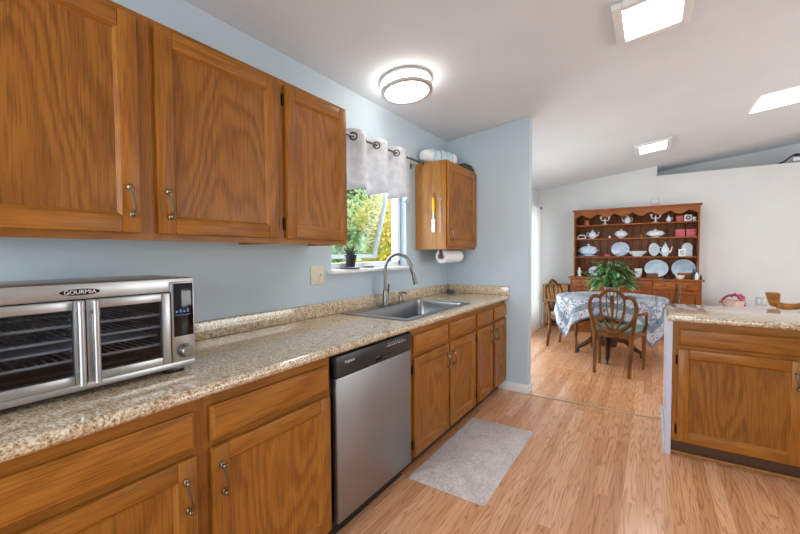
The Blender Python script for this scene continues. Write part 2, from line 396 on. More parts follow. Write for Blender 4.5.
def win(n, axis, p, a0, a1, z0, z1):
    f = MB(); g = MB()
    def bx(m, u0, u1, v0, v1, d0, d1): (m.box(p+d0, p+d1, u0, u1, v0, v1) if axis == 'x' else m.box(u0, u1, p+d0, p+d1, v0, v1))
    for u0, u1, v0, v1 in ((a0, a0+.05, z0, z1), (a1-.05, a1, z0, z1), (a0+.05, a1-.05, z0, z0+.05), (a0+.05, a1-.05, z1-.05, z1), ((a0+a1)/2-.025, (a0+a1)/2+.025, z0+.05, z1-.05)): bx(f, u0, u1, v0, v1, -.03, .03)
    bx(g, a0+.05, a1-.05, z0+.05, z1-.05, -.003, .003)
    o = struct(f, n, vinyl, smooth=False); g.build('window_pane', pane, o, smooth=False); return o
win('added_rear_window', 'y', YR-.09, .3, 2.8, .65, 2.25)  # unseen window, added as an opening for the rear fill lamp
win('added_side_window', 'x', XR+.09, 2.7, 5.7, .65, 2.15)  # unseen window in the right wall, invented to carry the side fill
d1 = win('door_1', 'x', -.09, PY0, PY1, 0.001, PZ1)
# kitchen window: fixed frame, awning sash swung outward at the bottom
fx0, fx1 = -.13, -.07
f = MB()
f.box(fx0, fx1, WY0, WY0+.045, WZ0, WZ1); f.box(fx0, fx1, WY1-.032, WY1, WZ0, WZ1)
f.box(fx0, fx1, WY0+.045, WY1-.032, WZ0, WZ0+.045); f.box(fx0, fx1, WY0+.045, WY1-.032, WZ1-.045, WZ1)
f.box(fx0+.012, fx1+.014, WY1-.05, WY1-.032, WZ0+.045, WZ1-.045)
wo_ = struct(f, 'window_1', vinyl, smooth=False)
sash = MB(); pn = MB()
sy0, sy1, ang = WY0+.05, WY1-.06, math.atan2(.20, .74)
def sp(y, d, o): # along the sash from its top hinge, d down, o outwards
    return (-.10 - d*sin(ang) - o*cos(ang), y, WZ1-.05 - d*cos(ang) + o*sin(ang))
def sbox(m, ya, yb, d0, d1, o0=-.015, o1=.015): m.hexa([sp(ya,d1,o0),sp(ya,d1,o1),sp(yb,d1,o1),sp(yb,d1,o0),sp(ya,d0,o0),sp(ya,d0,o1),sp(yb,d0,o1),sp(yb,d0,o0)])
SH = .755
sbox(sash, sy0, sy0+.026, 0, SH); sbox(sash, sy1-.026, sy1, 0, SH); sbox(sash, sy0+.026, sy1-.026, 0, .026); sbox(sash, sy0+.026, sy1-.026, SH-.03, SH)
so = sash.build('sash', vinyl, wo_, smooth=False); sbox(pn, sy0+.026, sy1-.026, .026, SH-.03, -.002, .002); pn.build('pane', pane, so, smooth=False)
struct(MB().box(-.069, .055, WY0-.04, WY1+.03, WZ0-.022, WZ0-.0005+.004, bev=.006), 'trim_1', trim_m)   # sill
struct(MB().box(.835, 1.895, 3.582, 3.612, .0005, .006, bev=.003), 'trim_2', plain('threshold_strip', (186,156,124), .35, .2))
# island's painted end wall, with its baseboard
struct(MB().box(1.87, 1.90, 3.0, 3.64, 0, .873), 'wall_island', post_m)
struct(MB().box(1.858, 1.8695, 3.0, 3.64, 0, .10, bev=.003), 'baseboard_island', post_m)
def base(name, x0, x1, y0, y1): struct(MB().box(x0, x1, y0, y1, .0005, .085, bev=.004), name, trim_m)
base('baseboard_partition', .545, .842, 3.588, 3.5995); base('baseboard_end', .8305, .842, 3.601, 3.712)
base('baseboard_back', .012, XR, YB-.012, YB-.0005); base('baseboard_left', .0005, .012, PY1+.02, YB-.0005)
base('baseboard_left_door', .0005, .012, 3.701, PY0-.02)

# outdoors
gm = mottled('lawn', (96,120,58), (150,160,86), 2, .9)
struct(MB().box(-30, -.2, -8, 30, -.6, -.4), 'ground', gm)
def leafmat(name, c):
    m = cloth_translucent(name, c, tuple(min(255, int(v*1.15)) for v in c), 5, .45); return m
LV = {'y': leafmat('autumn_yellow_leaf', (206,200,84)), 'o': leafmat('autumn_gold_leaf', (224,206,140)), 'g': leafmat('summer_green_leaf', (112,150,84)), 'd': leafmat('deep_green_leaf', (58,98,56)), 'p': leafmat('pale_green_leaf', (196,214,164))}
bark = mottled('bark', (92,74,58), (130,110,90), 20, .9)
def tree(label, x, y, h, r, keys, n, seed, leaf=.09):
    rnd = random.Random(seed)
    t = thing('tree', label, 'tree', (x, y, -.4), 0, 'trees outside the kitchen window')
    v, fs, mi = [], [], []
    blobs = [(rnd.uniform(-.6,.6)*r, rnd.uniform(-.6,.6)*r, h*rnd.uniform(.25,.95), r*rnd.uniform(.4,.65), rnd.randrange(len(keys))) for _ in range(16)]
    for i in range(n):
        bx_, by_, bz_, br_, bk = blobs[rnd.randrange(16)]
        d = Vector((rnd.gauss(0,1), rnd.gauss(0,1), rnd.gauss(0,1))).normalized()*br_*rnd.random()**.4
        c = Vector((bx_,by_,bz_))+d
        if c.z < .05: c.z = .05+rnd.random()*.3
        a = Vector((rnd.gauss(0,1), rnd.gauss(0,1), rnd.gauss(0,1))).normalized(); b = a.orthogonal().normalized()
        l = leaf*rnd.uniform(.6,1.3); k = len(v)
        v += [c-a*l, c+b*l*.45, c+a*l, c-b*l*.45]; fs.append((k,k+1,k+2,k+3))
        mi.append(bk if rnd.random() < .8 else rnd.randrange(len(keys)))
    me = bpy.data.meshes.new('foliage'); me.from_pydata([tuple(p) for p in v], [], fs)
    for k in keys: me.materials.append(LV[k])
    me.polygons.foreach_set('material_index', mi)
    o = bpy.data.objects.new('foliage', me); C.objects.link(o); o.parent = t
    tk = MB().tube([(0,0,0),(.05,.02,h*.4),(.0,.08,h*.8)], [.09,.06,.02], 8)
    for _ in range(5):
        a = rnd.uniform(0, 6.28); z = h*rnd.uniform(.3,.6)
        tk.tube([(.03,.02,z),(cos(a)*r*.3,sin(a)*r*.3,z+h*.12),(cos(a)*r*.6,sin(a)*r*.6,z+h*.3)], [.035,.022,.008], 6)
    tk.build('trunk', bark, t)
tree('yellow autumn tree seen at the right of the open window', -2.3, 6.3, 3.0, 1.0, 'ypgyo', 9000, 3, .05)
tree('green and yellow tree seen at the left of the window, behind the succulent', -3.4, 3.9, 3.6, 1.15, 'gpypo', 9000, 4, .05)
tree('tall deep green tree far beyond the window', -7.2, 8.6, 6, 2.0, 'dgp', 7000, 6, .13)
tree('golden tree far behind the yellow one', -4.6, 12.6, 4.6, 1.9, 'ypgo', 7000, 8, .10)

# ---------------------------------------------------------------- cabinets
def handle(parent, x, y, z, vertical=True, L_=.046):
    """bow pull on a face that looks along local +x"""
    m = MB()
    P = [(0,0,-1.0),(.014,.003,-.98),(.026,.004,-.5),(.028,0,0),(.024,-.004,.5),(.014,-.003,.98),(0,0,1.0)]
    pts = [(x+a, y+b, z+c*L_) for a, b, c in P] if vertical else [(x+a, y+c*L_, z+b) for a, b, c in P]
    m.tube(pts, [.006,.0065,.0045,.004,.0045,.0065,.006], 8)
    for q in (pts[1], pts[-2]):
        m.sphere((q[0]-.008, q[1], q[2]), (.007,.009,.012 if vertical else .009), 10)
        m.sphere((q[0]+.004, q[1], q[2]), .0075, 10)
    return m.build('handle', pewter, parent)
def hinge(parent, x, y, z):
    MB().box(x-.006, x+.003, y-.006, y+.006, z-.025, z+.025, bev=.002).cyl((x+.001,y,z-.03),(x+.001,y,z+.03),.004,n=8).build('hinge', gun, parent)
def door(parent, x, y0, y1, z0, z1, hside=None, hz=None, hinges=None):
    fr_, t = .056, .020
    m = MB()
    m.box(x, x+t, y0, y0+fr_, z0, z1, 0, .003); m.box(x, x+t, y1-fr_, y1, z0, z1, 0, .003)
    m.box(x, x+t, y0+fr_, y1-fr_, z0, z0+fr_, 1, .003); m.box(x, x+t, y0+fr_, y1-fr_, z1-fr_, z1, 1, .003)
    a, b, c, d, i = y0+fr_, y1-fr_, z0+fr_, z1-fr_, .012   # inner moulding sloping to the panel
    o_ = [(x+t-.002,a,c),(x+t-.002,b,c),(x+t-.002,b,d),(x+t-.002,a,d)]; n_ = [(x+.006,a+i,c+i),(x+.006,b-i,c+i),(x+.006,b-i,d-i),(x+.006,a+i,d-i)]
    for k in range(4): m.quad([o_[k], o_[(k+1)%4], n_[(k+1)%4], n_[k]], 1 if k % 2 == 0 else 0)
    o = m.build('door', [oakV, oakH], parent)
    MB().box(x+.001, x+.0075, a+.002, b-.002, c+.002, d-.002).build('door_panel', oakP, o)
    if hside: handle(o, x+t, (y1-.032) if hside == 'r' else (y0+.032), hz)
    if hinges:
        for z in (z0+.07, z1-.07): hinge(o, x+.004, (y0-.007) if hinges == 'l' else (y1+.007), z)
    return o
def drawer(parent, x, y0, y1, z0, z1):
    m = MB(); m.box(x, x+.012, y0, y1, z0, z1, 0, .003)
    i = .011
    m.hexa([(x+.0115,y0+.003,z0+.003),(x+.0115,y1-.003,z0+.003),(x+.0115,y1-.003,z1-.003),(x+.0115,y0+.003,z1-.003),
            (x+.020,y0+i,z0+i),(x+.020,y1-i,z0+i),(x+.020,y1-i,z1-i),(x+.020,y0+i,z1-i)], 0, .0015)
    return m.build('drawer_front', oakH, parent)
def base_cab(name, label, loc, rz, Lc, cols, stile=.038, shoe=True):
    """cols: (y0,y1,handle side,hinge side) in local coordinates along the run"""
    t = thing(name, label, 'cabinet', loc, rz)
    c = MB(); c.box(.0, .59, 0, .018, .1, .875); c.box(0, .59, Lc-.018, Lc, .1, .875); c.box(0, .59, .018, Lc-.018, .1, .118); c.box(0, .01, .018, Lc-.018, .118, .875)
    c.build('carcass', oakV, t)
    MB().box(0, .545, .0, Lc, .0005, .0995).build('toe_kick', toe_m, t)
    f = MB(); xs = (.5905, .61)
    ed = [0] + [v for cc in cols for v in cc[:2]] + [Lc]
    ov = .012
    f.box(*xs, 0, cols[0][0]+ov, .1, .8755, 0)
    for i in range(len(cols)-1): f.box(*xs, cols[i][1]-ov, cols[i+1][0]+ov, .1, .8755, 0)
    f.box(*xs, cols[-1][1]-ov, Lc, .1, .8755, 0)
    for cc in cols:
        for z0, z1 in ((.1,.122), (.688,.734), (.823,.8755)): f.box(xs[0], xs[1]-.0005, cc[0]+ov, cc[1]-ov, z0, z1, 1)
    f.build('face_frame', [oakV, oakH], t, smooth=False)
    for y0, y1, hs, hg in cols:
        drawer(t, .611, y0, y1, .722, .834)
        door(t, .611, y0, y1, .11, .70, hs, .592, hg)
    return t
def wall_cab(name, label, loc, rz, Lc, H, cols, endm=None):
    t = thing(name, label, 'cabinet', loc, rz); D = .305
    c = MB(); c.box(.001, D-.02, 0, .016, 0, H, 0); c.box(.001, D-.02, Lc-.016, Lc, 0, H, 0); c.box(.001, D-.02, .016, Lc-.016, .012, .03, 0); c.box(.001, D-.02, .016, Lc-.016, H-.018, H, 0); c.box(.001, .01, .016, Lc-.016, .03, H-.018, 0)
    c.build('carcass', endm or oakV, t, smooth=False)
    f = MB(); xs = (D-.0195, D); ov = .012
    f.box(*xs, 0, cols[0][0]+ov, 0, H, 0); f.box(*xs, cols[-1][1]-ov, Lc, 0, H, 0)
    for i in range(len(cols)-1): f.box(*xs, cols[i][1]-ov, cols[i+1][0]+ov, 0, H, 0)
    for cc in cols:
        f.box(xs[0], xs[1]-.0005, cc[0]+ov, cc[1]-ov, 0, .036, 1); f.box(xs[0], xs[1]-.0005, cc[0]+ov, cc[1]-ov, H-.036, H, 1)
    f.build('face_frame', [oakV, oakH], t, smooth=False)
    for y0, y1, hs, hg in cols: door(t, D+.001, y0, y1, .024, H-.024, hs, .13, hg)
    return t
base_cab('base_cabinet', 'wide oak base cabinet left of the dishwasher, under the toaster oven', (.0,.06,0), 0, 1.148, [(.01+.06,.553,'r','l'),(.604,1.134,'l',None)])
base_cab('base_cabinet', 'oak sink cabinet with two doors, right beside the dishwasher', (.0,1.872,0), 0, .985, [(.03,.479,'r','l'),(.508,.955,'l',None)])
base_cab('base_cabinet', 'narrow oak base cabinet at the far end of the run, touching the blue wall', (.0,2.858,0), 0, .736, [(.022,.36,'r','l'),(.418,.722,'l',None)])
base_cab('base_cabinet', 'oak island cabinet standing alone at the right under its own worktop', (1.902,3.61,0), R(-90), 1.60, [(.028,.60,'r','l'),(.64,1.10,'l',None),(1.13,1.57,'r',None)])
tag(MB().box(1.902, 3.5, 3.04, 3.063, .0005, .016, bev=.003).build('shoe_moulding', oakEnd), 'light wooden shoe moulding along the foot of the island', 'moulding')
UH = .775
wall_cab('wall_cabinet', 'large two-door oak wall cabinet hanging above the toaster oven', (0,.06,1.366), 0, 1.145, UH, [(.03,.548,'r',None),(.606,1.128,'l','r')])
wall_cab('wall_cabinet', 'single-door oak wall cabinet hanging just left of the window', (0,1.206,1.366), 0, .474, UH, [(.03,.458,None,'l')])
wc = wall_cab('wall_cabinet', 'small oak wall cabinet in the corner above the paper towel, dishes on top', (0,2.958,1.352), 0, .640, .765, [(.012,.625,'l',None)], oakEnd)

# ---------------------------------------------------------------- worktops
t = thing('countertop', 'long speckled beige countertop with sink along the left wall', 'countertop', (0,0,0))
SX0, SX1, SY0, SY1 = .055, .57, 1.915, 2.82
cn = MB()
ZT, ZB = .914, .8765
def edge(y0, y1, x0=SX1):                               # front strip with rounded nose
    pr_ = [(x0,ZB),(.640,ZB)] + [(.636+.019*cos(a), .8955+.0185*sin(a)) for a in [R(-75+15*i) for i in range(11)]] + [(.640,ZT),(x0,ZT)]
    cn.prism([(x, y0, z) for x, z in pr_], (0, y1-y0, 0))
edge(.02, 3.598)
cn.box(.001, SX1, .02, SY0, ZB, ZT); cn.box(.001, SX1, SY1, 3.598, ZB, ZT); cn.box(.001, SX0, SY0, SY1, ZB, ZT)
cn.build('worktop', granite_m, t)
MB().box(.001, .021, .02, 3.598, ZT+.0003, 1.0, bev=.006).build('backsplash', granite_m, t)
MB().box(.0215, .655, 3.577, 3.598, ZT+.0003, 1.0, bev=.006).build('end_splash', granite_m, t)
ti = MB(); ti.box(1.872, 3.56, 2.955, 3.66, .8765, .914, bev=.014, seg=4)
tag(ti.build('island_countertop', granite_m), 'glossy speckled worktop of the island at the right', 'countertop')

# sink and taps
t = thing('sink', 'stainless steel drop-in sink under the window', 'sink', (0,0,.914))
sk = MB(); x0, x1, y0, y1 = .045, .582, 1.905, 2.83
ix0, ix1, iy0, iy1 = .135, .545, 1.945, 2.79
for a, b2, c_, d_ in ((x0,ix0,y0,y1),(ix1,x1,y0,y1),(ix0,ix1,y0,iy0),(ix0,ix1,iy1,y1)): sk.box(a, b2, c_, d_, .0005, .007)
sk.build('rim', sink_m, t)
bs = MB(); n = 40
def rr(ax0, ax1, ay0, ay1, rad, z):
    out = []
    for cxx, cyy, a0 in ((ax1-rad,ay1-rad,0),(ax0+rad,ay1-rad,90),(ax0+rad,ay0+rad,180),(ax1-rad,ay0+rad,270)):
        for i in range(7): a = R(a0+15*i); out.append((cxx+rad*cos(a), cyy+rad*sin(a), z))
    return out
bs.rings([rr(ix0-.002,ix1+.002,iy0-.002,iy1+.002,.05,.0065), rr(ix0+.006,ix1-.006,iy0+.006,iy1-.006,.05,-.01), rr(ix0+.014,ix1-.014,iy0+.014,iy1-.014,.06,-.15), rr(ix0+.05,ix1-.05,iy0+.05,iy1-.05,.06,-.175), rr(.30,.34,2.33,2.37,.018,-.178)], caps=False)
bs.build('basin', sink_m, t)
MB().lathe([(0,-.176),(.042,-.176),(.045,-.173),(.03,-.172),(0,-.174)], (.32,2.35,0)).build('drain', gun, t)
t = thing('faucet', 'tall gooseneck faucet with pull-down spray head, behind the sink', 'faucet', (.09,2.36,.9215), R(14))
MB().lathe([(.0,0),(.029,0),(.029,.006),(.024,.012),(.021,.08),(.019,.11),(.015,.125),(0,.125)]).build('base', nickel, t)
arc = [(0,0,.12),(0,0,.25)] + [(.103-.103*cos(R(a)), .012*a/180, .27+.12*sin(R(a))) for a in range(0, 181, 15)] + [(.214,.03,.235)]
MB().tube(arc, .0125, 12).build('spout', nickel, t)
MB().tube([(.213,.028,.25),(.222,.035,.21),(.232,.042,.165)], [.015,.018,.021], 14).build('spray_head', nickel, t)
MB().tube([(0,.018,.085),(0,.05,.09)], [.013,.013], 12).tube([(0,.052,.08),(.004,.06,.13),(.006,.064,.16)], [.011,.008,.006], 10).build('lever', nickel, t)
MB().box(-.028, .028, -.11, .11, .0005-.0005, .005, bev=.002).build('deck_plate', nickel, t)
t = thing('soap_dispenser', 'small nickel soap pump right of the faucet', 'soap dispenser', (.085,2.58,.9215))
MB().lathe([(0,0),(.027,0),(.027,.008),(.018,.015),(.016,.05),(.009,.055),(.009,.07),(.016,.072),(.016,.084),(0,.086)]).build('body', nickel, t)
MB().tube([(0,0,.078),(.035,.005,.08),(.06,.008,.07)], [.007,.006,.005], 8).build('nozzle', nickel, t)
tag(MB().box(.03, .10, 3.52, 3.565, .9145, .945, bev=.01, seg=3).build('sponge', grayp), 'small dark grey sponge lying in the counter corner', 'sponge')

# ---------------------------------------------------------------- dishwasher
t = thing('dishwasher', 'stainless dishwasher with black control panel between the oak base cabinets', 'dishwasher', (0,1.212,0))
MB().box(.02, .60, .006, .65, .09, .872).build('body', black, t)
MB().box(.601, .632, .022, .640, .105, .763, bev=.006).build('door_panel', steel_dw, t)
cp = MB(); cp.box(.601, .636, .018, .644, .766, .862, bev=.006); cpo = cp.build('control_panel', plain('control_black', (34,36,38), .35), t)
MB().box(.628, .6375, .30, .42, .771, .796, bev=.003).build('grip_recess', blackg, cpo)
text('lettering', 'Frigidaire', .018, lettering, cpo, (.6365,.105,.828), FACE_X)
bt = MB()
for i in range(9): bt.box(.6355, .6368, .40+i*.021, .411+i*.021, .829+(.0 if i % 2 else .002), .835, bev=.0004)
for i in range(7): bt.box(.6355, .6366, .41+i*.021, .416+i*.021, .841, .846)
bt.build('button_row', lettering, cpo)
MB().box(.02, .56, .01, .645, .0005, .088).build('kick_plate', black, t)

# ---------------------------------------------------------------- toaster oven
t = thing('toaster_oven', 'stainless french-door toaster oven on the counter at the left', 'toaster oven', (0,0,.9145))
X0, X1, Y0, Y1, Z0, Z1 = .13, .44, .165, .716, .018, .322
b = MB()
b.box(X0, X1, Y0, Y1, Z1-.012, Z1, bev=.006); b.box(X0, X1, Y0, Y1, Z0, Z0+.012, bev=.004); b.box(X0, X1, Y0, Y0+.01, Z0+.012, Z1-.012); b.box(X0, X1, Y1-.01, Y1, Z0+.012, Z1-.012); b.box(X0, X0+.01, Y0+.01, Y1-.01, Z0+.012, Z1-.012)
b.box(X1-.012, X1+.004, Y0, Y1, Z1-.046, Z1-.001, bev=.004); b.box(X1-.012, X1+.004, Y0, Y1, Z0, Z0+.02, bev=.003)
b.build('housing', steel, t)
cv = MB(); cv.box(X0+.011, X0+.015, Y0+.012, .628, Z0+.013, Z1-.047); cv.box(X0+.016, X1-.014, Y0+.012, .628, Z0+.0125, Z0+.016); cv.box(X0+.016, X1-.014, .624, .628, Z0+.016, Z1-.047); cv.box(X0+.016, X1-.014, Y0+.012, .622, Z1-.051, Z1-.047)
cv.build('cavity', cavity, t)
rack_m = plain('chromed_wire', (226,226,226), .45, .35)
for z in (.105, .165, .205):
    rk = MB()
    for y in [Y0+.02+i*.021 for i in range(22)]: rk.cyl((X0+.02,y,z),(X1-.03,y,z),.0013,n=6)
    for x in (X0+.03, X1-.03): rk.cyl((x,Y0+.015,z-.004),(x,.62,z-.004),.0042,n=8)
    rk.build('rack', rack_m, t)
tr_ = MB(); tr_.box(X0+.03, X1-.04, Y0+.02, .615, .128, .136, bev=.003); tr_.build('tray', rack_m, t)
he = MB()
for x in (.2, .32):
    for z in (.05, .262): he.cyl((x,Y0+.02,z),(x,.62,z),.005,n=8)
he.build('heating_element', grayp, t)
def odoor(y0, y1, hy):
    d = MB(); zz0, zz1, fw_ = Z0+.022, Z1-.048, .026; xa, xb = X1-.006, X1+.016
    d.box(xa, xb, y0, y0+fw_, zz0, zz1, bev=.003); d.box(xa, xb, y1-fw_, y1, zz0, zz1, bev=.003); d.box(xa, xb, y0+fw_, y1-fw_, zz0, zz0+fw_, bev=.003); d.box(xa, xb, y0+fw_, y1-fw_, zz1-fw_, zz1, bev=.003)
    o = d.build('door', steel, t)
    MB().box(xa+.009, xa+.013, y0+fw_-.002, y1-fw_+.002, zz0+fw_-.002, zz1-fw_+.002).build('glass_pane', oven_glass, o)
    h = MB(); h.tube([(xb+.024,hy,zz0+.002),(xb+.024,hy,zz1-.002)], .0085, 12)
    for z in (zz0+.035, zz1-.035): h.cyl((xb-.002,hy,z),(xb+.024,hy,z),.006,n=10)
    h.build('handle', steel, o)
odoor(.1745, .4035, .388); odoor(.4065, .632, .422)
cpn = MB().box(X1-.012, X1+.012, .636, .714, Z0+.02, Z1-.012, bev=.004).build('control_panel', steel, t)
MB().box(X1+.0121, X1+.0145, .643, .707, .125, Z1-.018, bev=.001).build('display', blackg, cpn)
ic = MB()
for i in range(4): ic.box(X1+.0146, X1+.0149, .649+i*.012, .656+i*.012, .205, .212+.004*(i % 2))
ic.box(X1+.0146, X1+.0149, .648, .696, .196, .198)
ic.build('display_icons', plain('display_blue', (70,120,190), .3), cpn)
MB().lathe([(0,0),(.025,0),(.025,.004),(.021,.006),(.020,.024),(.017,.027),(0,.027)], (X1+.012,.676,.075), 24, mat=Matrix.Rotation(R(90),3,'Y')).build('knob', nickel, cpn)
bd = MB(); bd.lathe([(0,0),(.046,0),(.046,.0015),(0,.0015)], (X1+.0045,.398,Z1-.025), 28, mat=Matrix.Rotation(R(90),3,'Y'), sx=.2)
bdo = bd.build('badge', blackg, t)
text('lettering', 'GOURMIA', .016, lettering, bdo, (X1+.0065,.398,Z1-.025), FACE_X)
for x in (X0+.03, X1-.03):
    for y in (.20, .655): MB().box(x-.022, x+.022, y-.03, y+.03, 0, .0175, bev=.003).build('foot', black, t)

# ---------------------------------------------------------------- small kitchen things
t = thing('floor_mat', 'pale grey embossed kitchen mat on the floor before the sink', 'mat', (.84,2.345,.0005))
m = MB(); m.rings([rr(-.235,.235,-.49,.49,.02,0), rr(-.235,.235,-.49,.49,.02,.004), rr(-.215,.215,-.47,.47,.012,.013), rr(-.005,.005,-.005,.005,.001,.013)]); m.build('pad', mat_m, t)
t = thing('wall_outlet', 'ivory double outlet and switch plate below the oak cabinet, left of the window', 'outlet', (.0005,1.74,1.18))
MB().box(0, .006, -.058, .058, -.06, .06, bev=.003).build('plate', ivory, t)
m = MB()
for z in (-.022, .022): m.box(.006, .0085, -.045, -.012, z-.014, z+.014, bev=.003)
m.build('socket', ivory, t); MB().box(.006, .018, .020, .032, -.008, .012, bev=.002).build('switch', ivory, t)
# potted succulent, saucers and cord on the sill
SZ = WZ0+.004
t = thing('potted_succulent', 'small spiky succulent in a black pot on the window sill', 'plant', (-.02,2.09,SZ+.0125))
MB().lathe([(0,0),(.03,0),(.042,.075),(.045,.075),(.045,.088),(.038,.088),(.036,.07),(0,.07)]).build('pot', terr, t)
m = MB(); rnd = random.Random(2)
for i in range(16):
    a = i*2.4; tl = .35+.5*(i % 4)/4; l = .075+.02*rnd.random()
    d = Vector((cos(a)*sin(tl), sin(a)*sin(tl), cos(tl)))
    m.tube([Vector((0,0,.07))+d*l*k for k in (0,.3,.65,1)], [.008,.010,.007,.001], 6)
m.build('leaves', succ, t)
tag(MB().lathe([(0,0),(.06,0),(.075,.009),(.073,.012),(.055,.006),(0,.005)], (-.005,2.07,SZ), 28).build('saucer', grayp), 'wide dark saucer under the succulent pot on the sill', 'saucer')
tag(MB().lathe([(0,0),(.035,0),(.045,.012),(.043,.014),(.032,.005),(0,.004)], (-.02,2.30,SZ), 24).build('saucer', grayp), 'small empty dark saucer on the sill, right of the plant', 'saucer')
t = thing('blind_cord', 'thin white blind cord with a dark tassel hanging at the right of the window', 'cord', (-.04,2.755,SZ+.02))
MB().cyl((0,0,.02),(0,0,.78),.0018,n=6).build('cord', vinyl, t); MB().lathe([(0,0),(.009,.002),(.006,.02),(.002,.03),(0,.03)]).build('tassel', gun, t)
# curtain rod and valance
RX, RZ = .085, 2.11
t = thing('curtain_rod', 'thin metal curtain rod above the kitchen window', 'rod', (RX,2.35,RZ))
MB().cyl((0,-.60,0),(0,.575,0),.008,n=12).build('pole', nickel, t)
for y in (-.55, .53):
    m = MB(); m.tube([(-.084,y,-.03),(-.05,y,-.02),(-.005,y,-.012)], .005, 8); m.box(-.0845, -.08, y-.012, y+.012, -.05, .0); m.torus((0,y,0),.012,.003,(0,1,0),14,6); m.build('bracket', nickel, t)
MB().sphere((0,.587,0), .016, 14).build('finial', nickel, t)
eyelet_m = plain('eyelet_dark', (58,58,62), .3, .8)
t = thing('valance', 'grey white eyelet valance hanging over the kitchen window', 'curtain', (RX,0,RZ))
y0, y1, ne = 1.80, 2.762, 180
ph0, per = 2.01, .2605
def vx(y, z): return .040*sin(2*pi*(y-ph0)/per)*(1-.2*z) + .006*sin(31*y+9*z)*min(1, -z*3 if z < 0 else 0)
rows = [.042,.02,0,-.03,-.08,-.14,-.2,-.26,-.31,-.355]
for seg_i, (ya, yb) in enumerate([(y0, y1)]):
    m = MB(); grid = []
    for z in rows:
        grid.append([m.bm.verts.new((vx(ya+(yb-ya)*i/ne, z), ya+(yb-ya)*i/ne, z + (.012*sin(2*pi*(ya+(yb-ya)*i/ne-ph0)/per) if z < -.3 else 0) + (.012*cos(2*pi*(ya+(yb-ya)*i/ne-ph0)/per) if z > .03 else 0))) for i in range(ne+1)])
    hole = []
    for a in range(len(rows)-1):
        for i in range(ne): m.bm.faces.new((grid[a][i], grid[a][i+1], grid[a+1][i+1], grid[a+1][i]))
    vo = m.build('fabric', valance_m, t); sm = vo.modifiers.new('thick', 'SOLIDIFY'); sm.thickness = .0025
for k in range(-1, 6):
    y = ph0+k*per/2; s_ = (1 if k % 2 == 0 else -1)
    MB().torus((0,y,0), .024, .0058, (1,-s_*.9,0), 24, 8).build('eyelet', eyelet_m, t)
# on top of the corner cabinet
CT = 1.352+.765
ax = Vector((.13,.33,0)).normalized()
q = Matrix.Rotation(math.atan2(ax.y, ax.x), 3, 'Z') @ Matrix.Rotation(R(90), 3, 'Y')
t = thing('striped_jar', 'white and pale blue striped jar lying on top of the corner cabinet', 'jar', (.06,3.02,CT+.079))
m = MB()
prof = [(0,0),(.055,0),(.062,.01),(.066,.02)]; 
m.lathe([(0,.06),(.072,.06),(.077,.075),(.077,.13),(.073,.135),(.077,.14),(.077,.20),(.073,.205),(.077,.21),(.077,.27),(.07,.285),(0,.285)], n=28, m=0, mat=q); m.build('body', mottled('jar_pale_blue', (176,204,222), (214,228,236), 20, .3), t)
m = MB()
for z in (.075,.137,.207,.272): m.torus(q @ Vector((0,0,z)), .076, .003, q @ Vector((0,0,1)), 28, 6)
m.build('rib', plain('jar_rib', (140,160,182), .3), t)
MB().lathe([(0,.285),(.068,.286),(.068,.33),(.06,.345),(0,.35)], n=28, mat=q).build('lid', white_c, t)
MB().lathe([(0,-.03),(.04,-.028),(.055,0),(.058,.03),(.06,.06),(0,.06)], n=24, mat=q).build('foot', white_c, t)
m = MB(); m.box(.20,.31,3.36,3.57,CT+.0005,CT+.03,bev=.012,seg=3); m.box(.215,.30,3.39,3.55,CT+.0305,CT+.055,bev=.011,seg=3)
tag(m.build('folded_cloth', green_d), 'dark green folded cloth on top of the corner cabinet, beside the blue wall', 'cloth')
# hanging brush and scraper on the cabinet side, paper towel beneath
YS = 2.9575
t = thing('scraper', 'yellow handled white scraper hanging on the side of the corner cabinet', 'kitchen tool', (.19,YS-.012,1.50))
MB().tube([(0,0,.17),(0,0,.22),(0,-.002,.30)], [.011,.015,.011], 10, sy=.7).build('grip', yellow, t)
MB().box(-.018, .018, -.003, .003, 0, .115, bev=.0025).tube([(0,0,.11),(0,0,.175)], [.007,.007], 8).build('blade', white_c, t)
MB().torus((0,-.001,.318),.014,.002,(0,1,0),16,6).cyl((0,-.004,.335),(0,.0115,.335),.004,n=8).build('hook', nickel, t)
t = thing('skewer', 'thin steel skewer hanging beside the yellow scraper', 'kitchen tool', (.255,YS-.012,1.50))
MB().cyl((0,0,.0),(0,0,.28),.003,n=8).torus((0,0,.292),.012,.0025,(0,1,0),16,6).build('rod', steel, t); MB().cyl((0,-.003,.306),(0,.0115,.306),.004,n=8).build('hook', nickel, t)
t = thing('towel_holder', 'paper towel holder screwed under the corner cabinet', 'holder', (.19,3.27,1.3515))
for y in (-.19, .19):
    MB().box(-.012, .012, y-.005, y+.005, -.075, -.0005, bev=.003).build('bracket', darkwood, t)
    MB().cyl((0,y-.012,-.064),(0,y+.012,-.064),.022,n=18).build('end_cap', darkwood, t)
m = MB(); R0, R1_ = .060, .022; n = 32
out = []
for r_, y in ((R1_,-.175),(R0,-.175),(R0,.175),(R1_,.175)): out.append([(r_*cos(2*pi*j/n), y, r_*sin(2*pi*j/n)) for j in range(n)])
m.rings(out, closed=True)
tag(m.build('paper_towel_roll', paper, loc=(.19,3.27,1.2875)), 'white paper towel roll under the corner cabinet', 'paper towel')

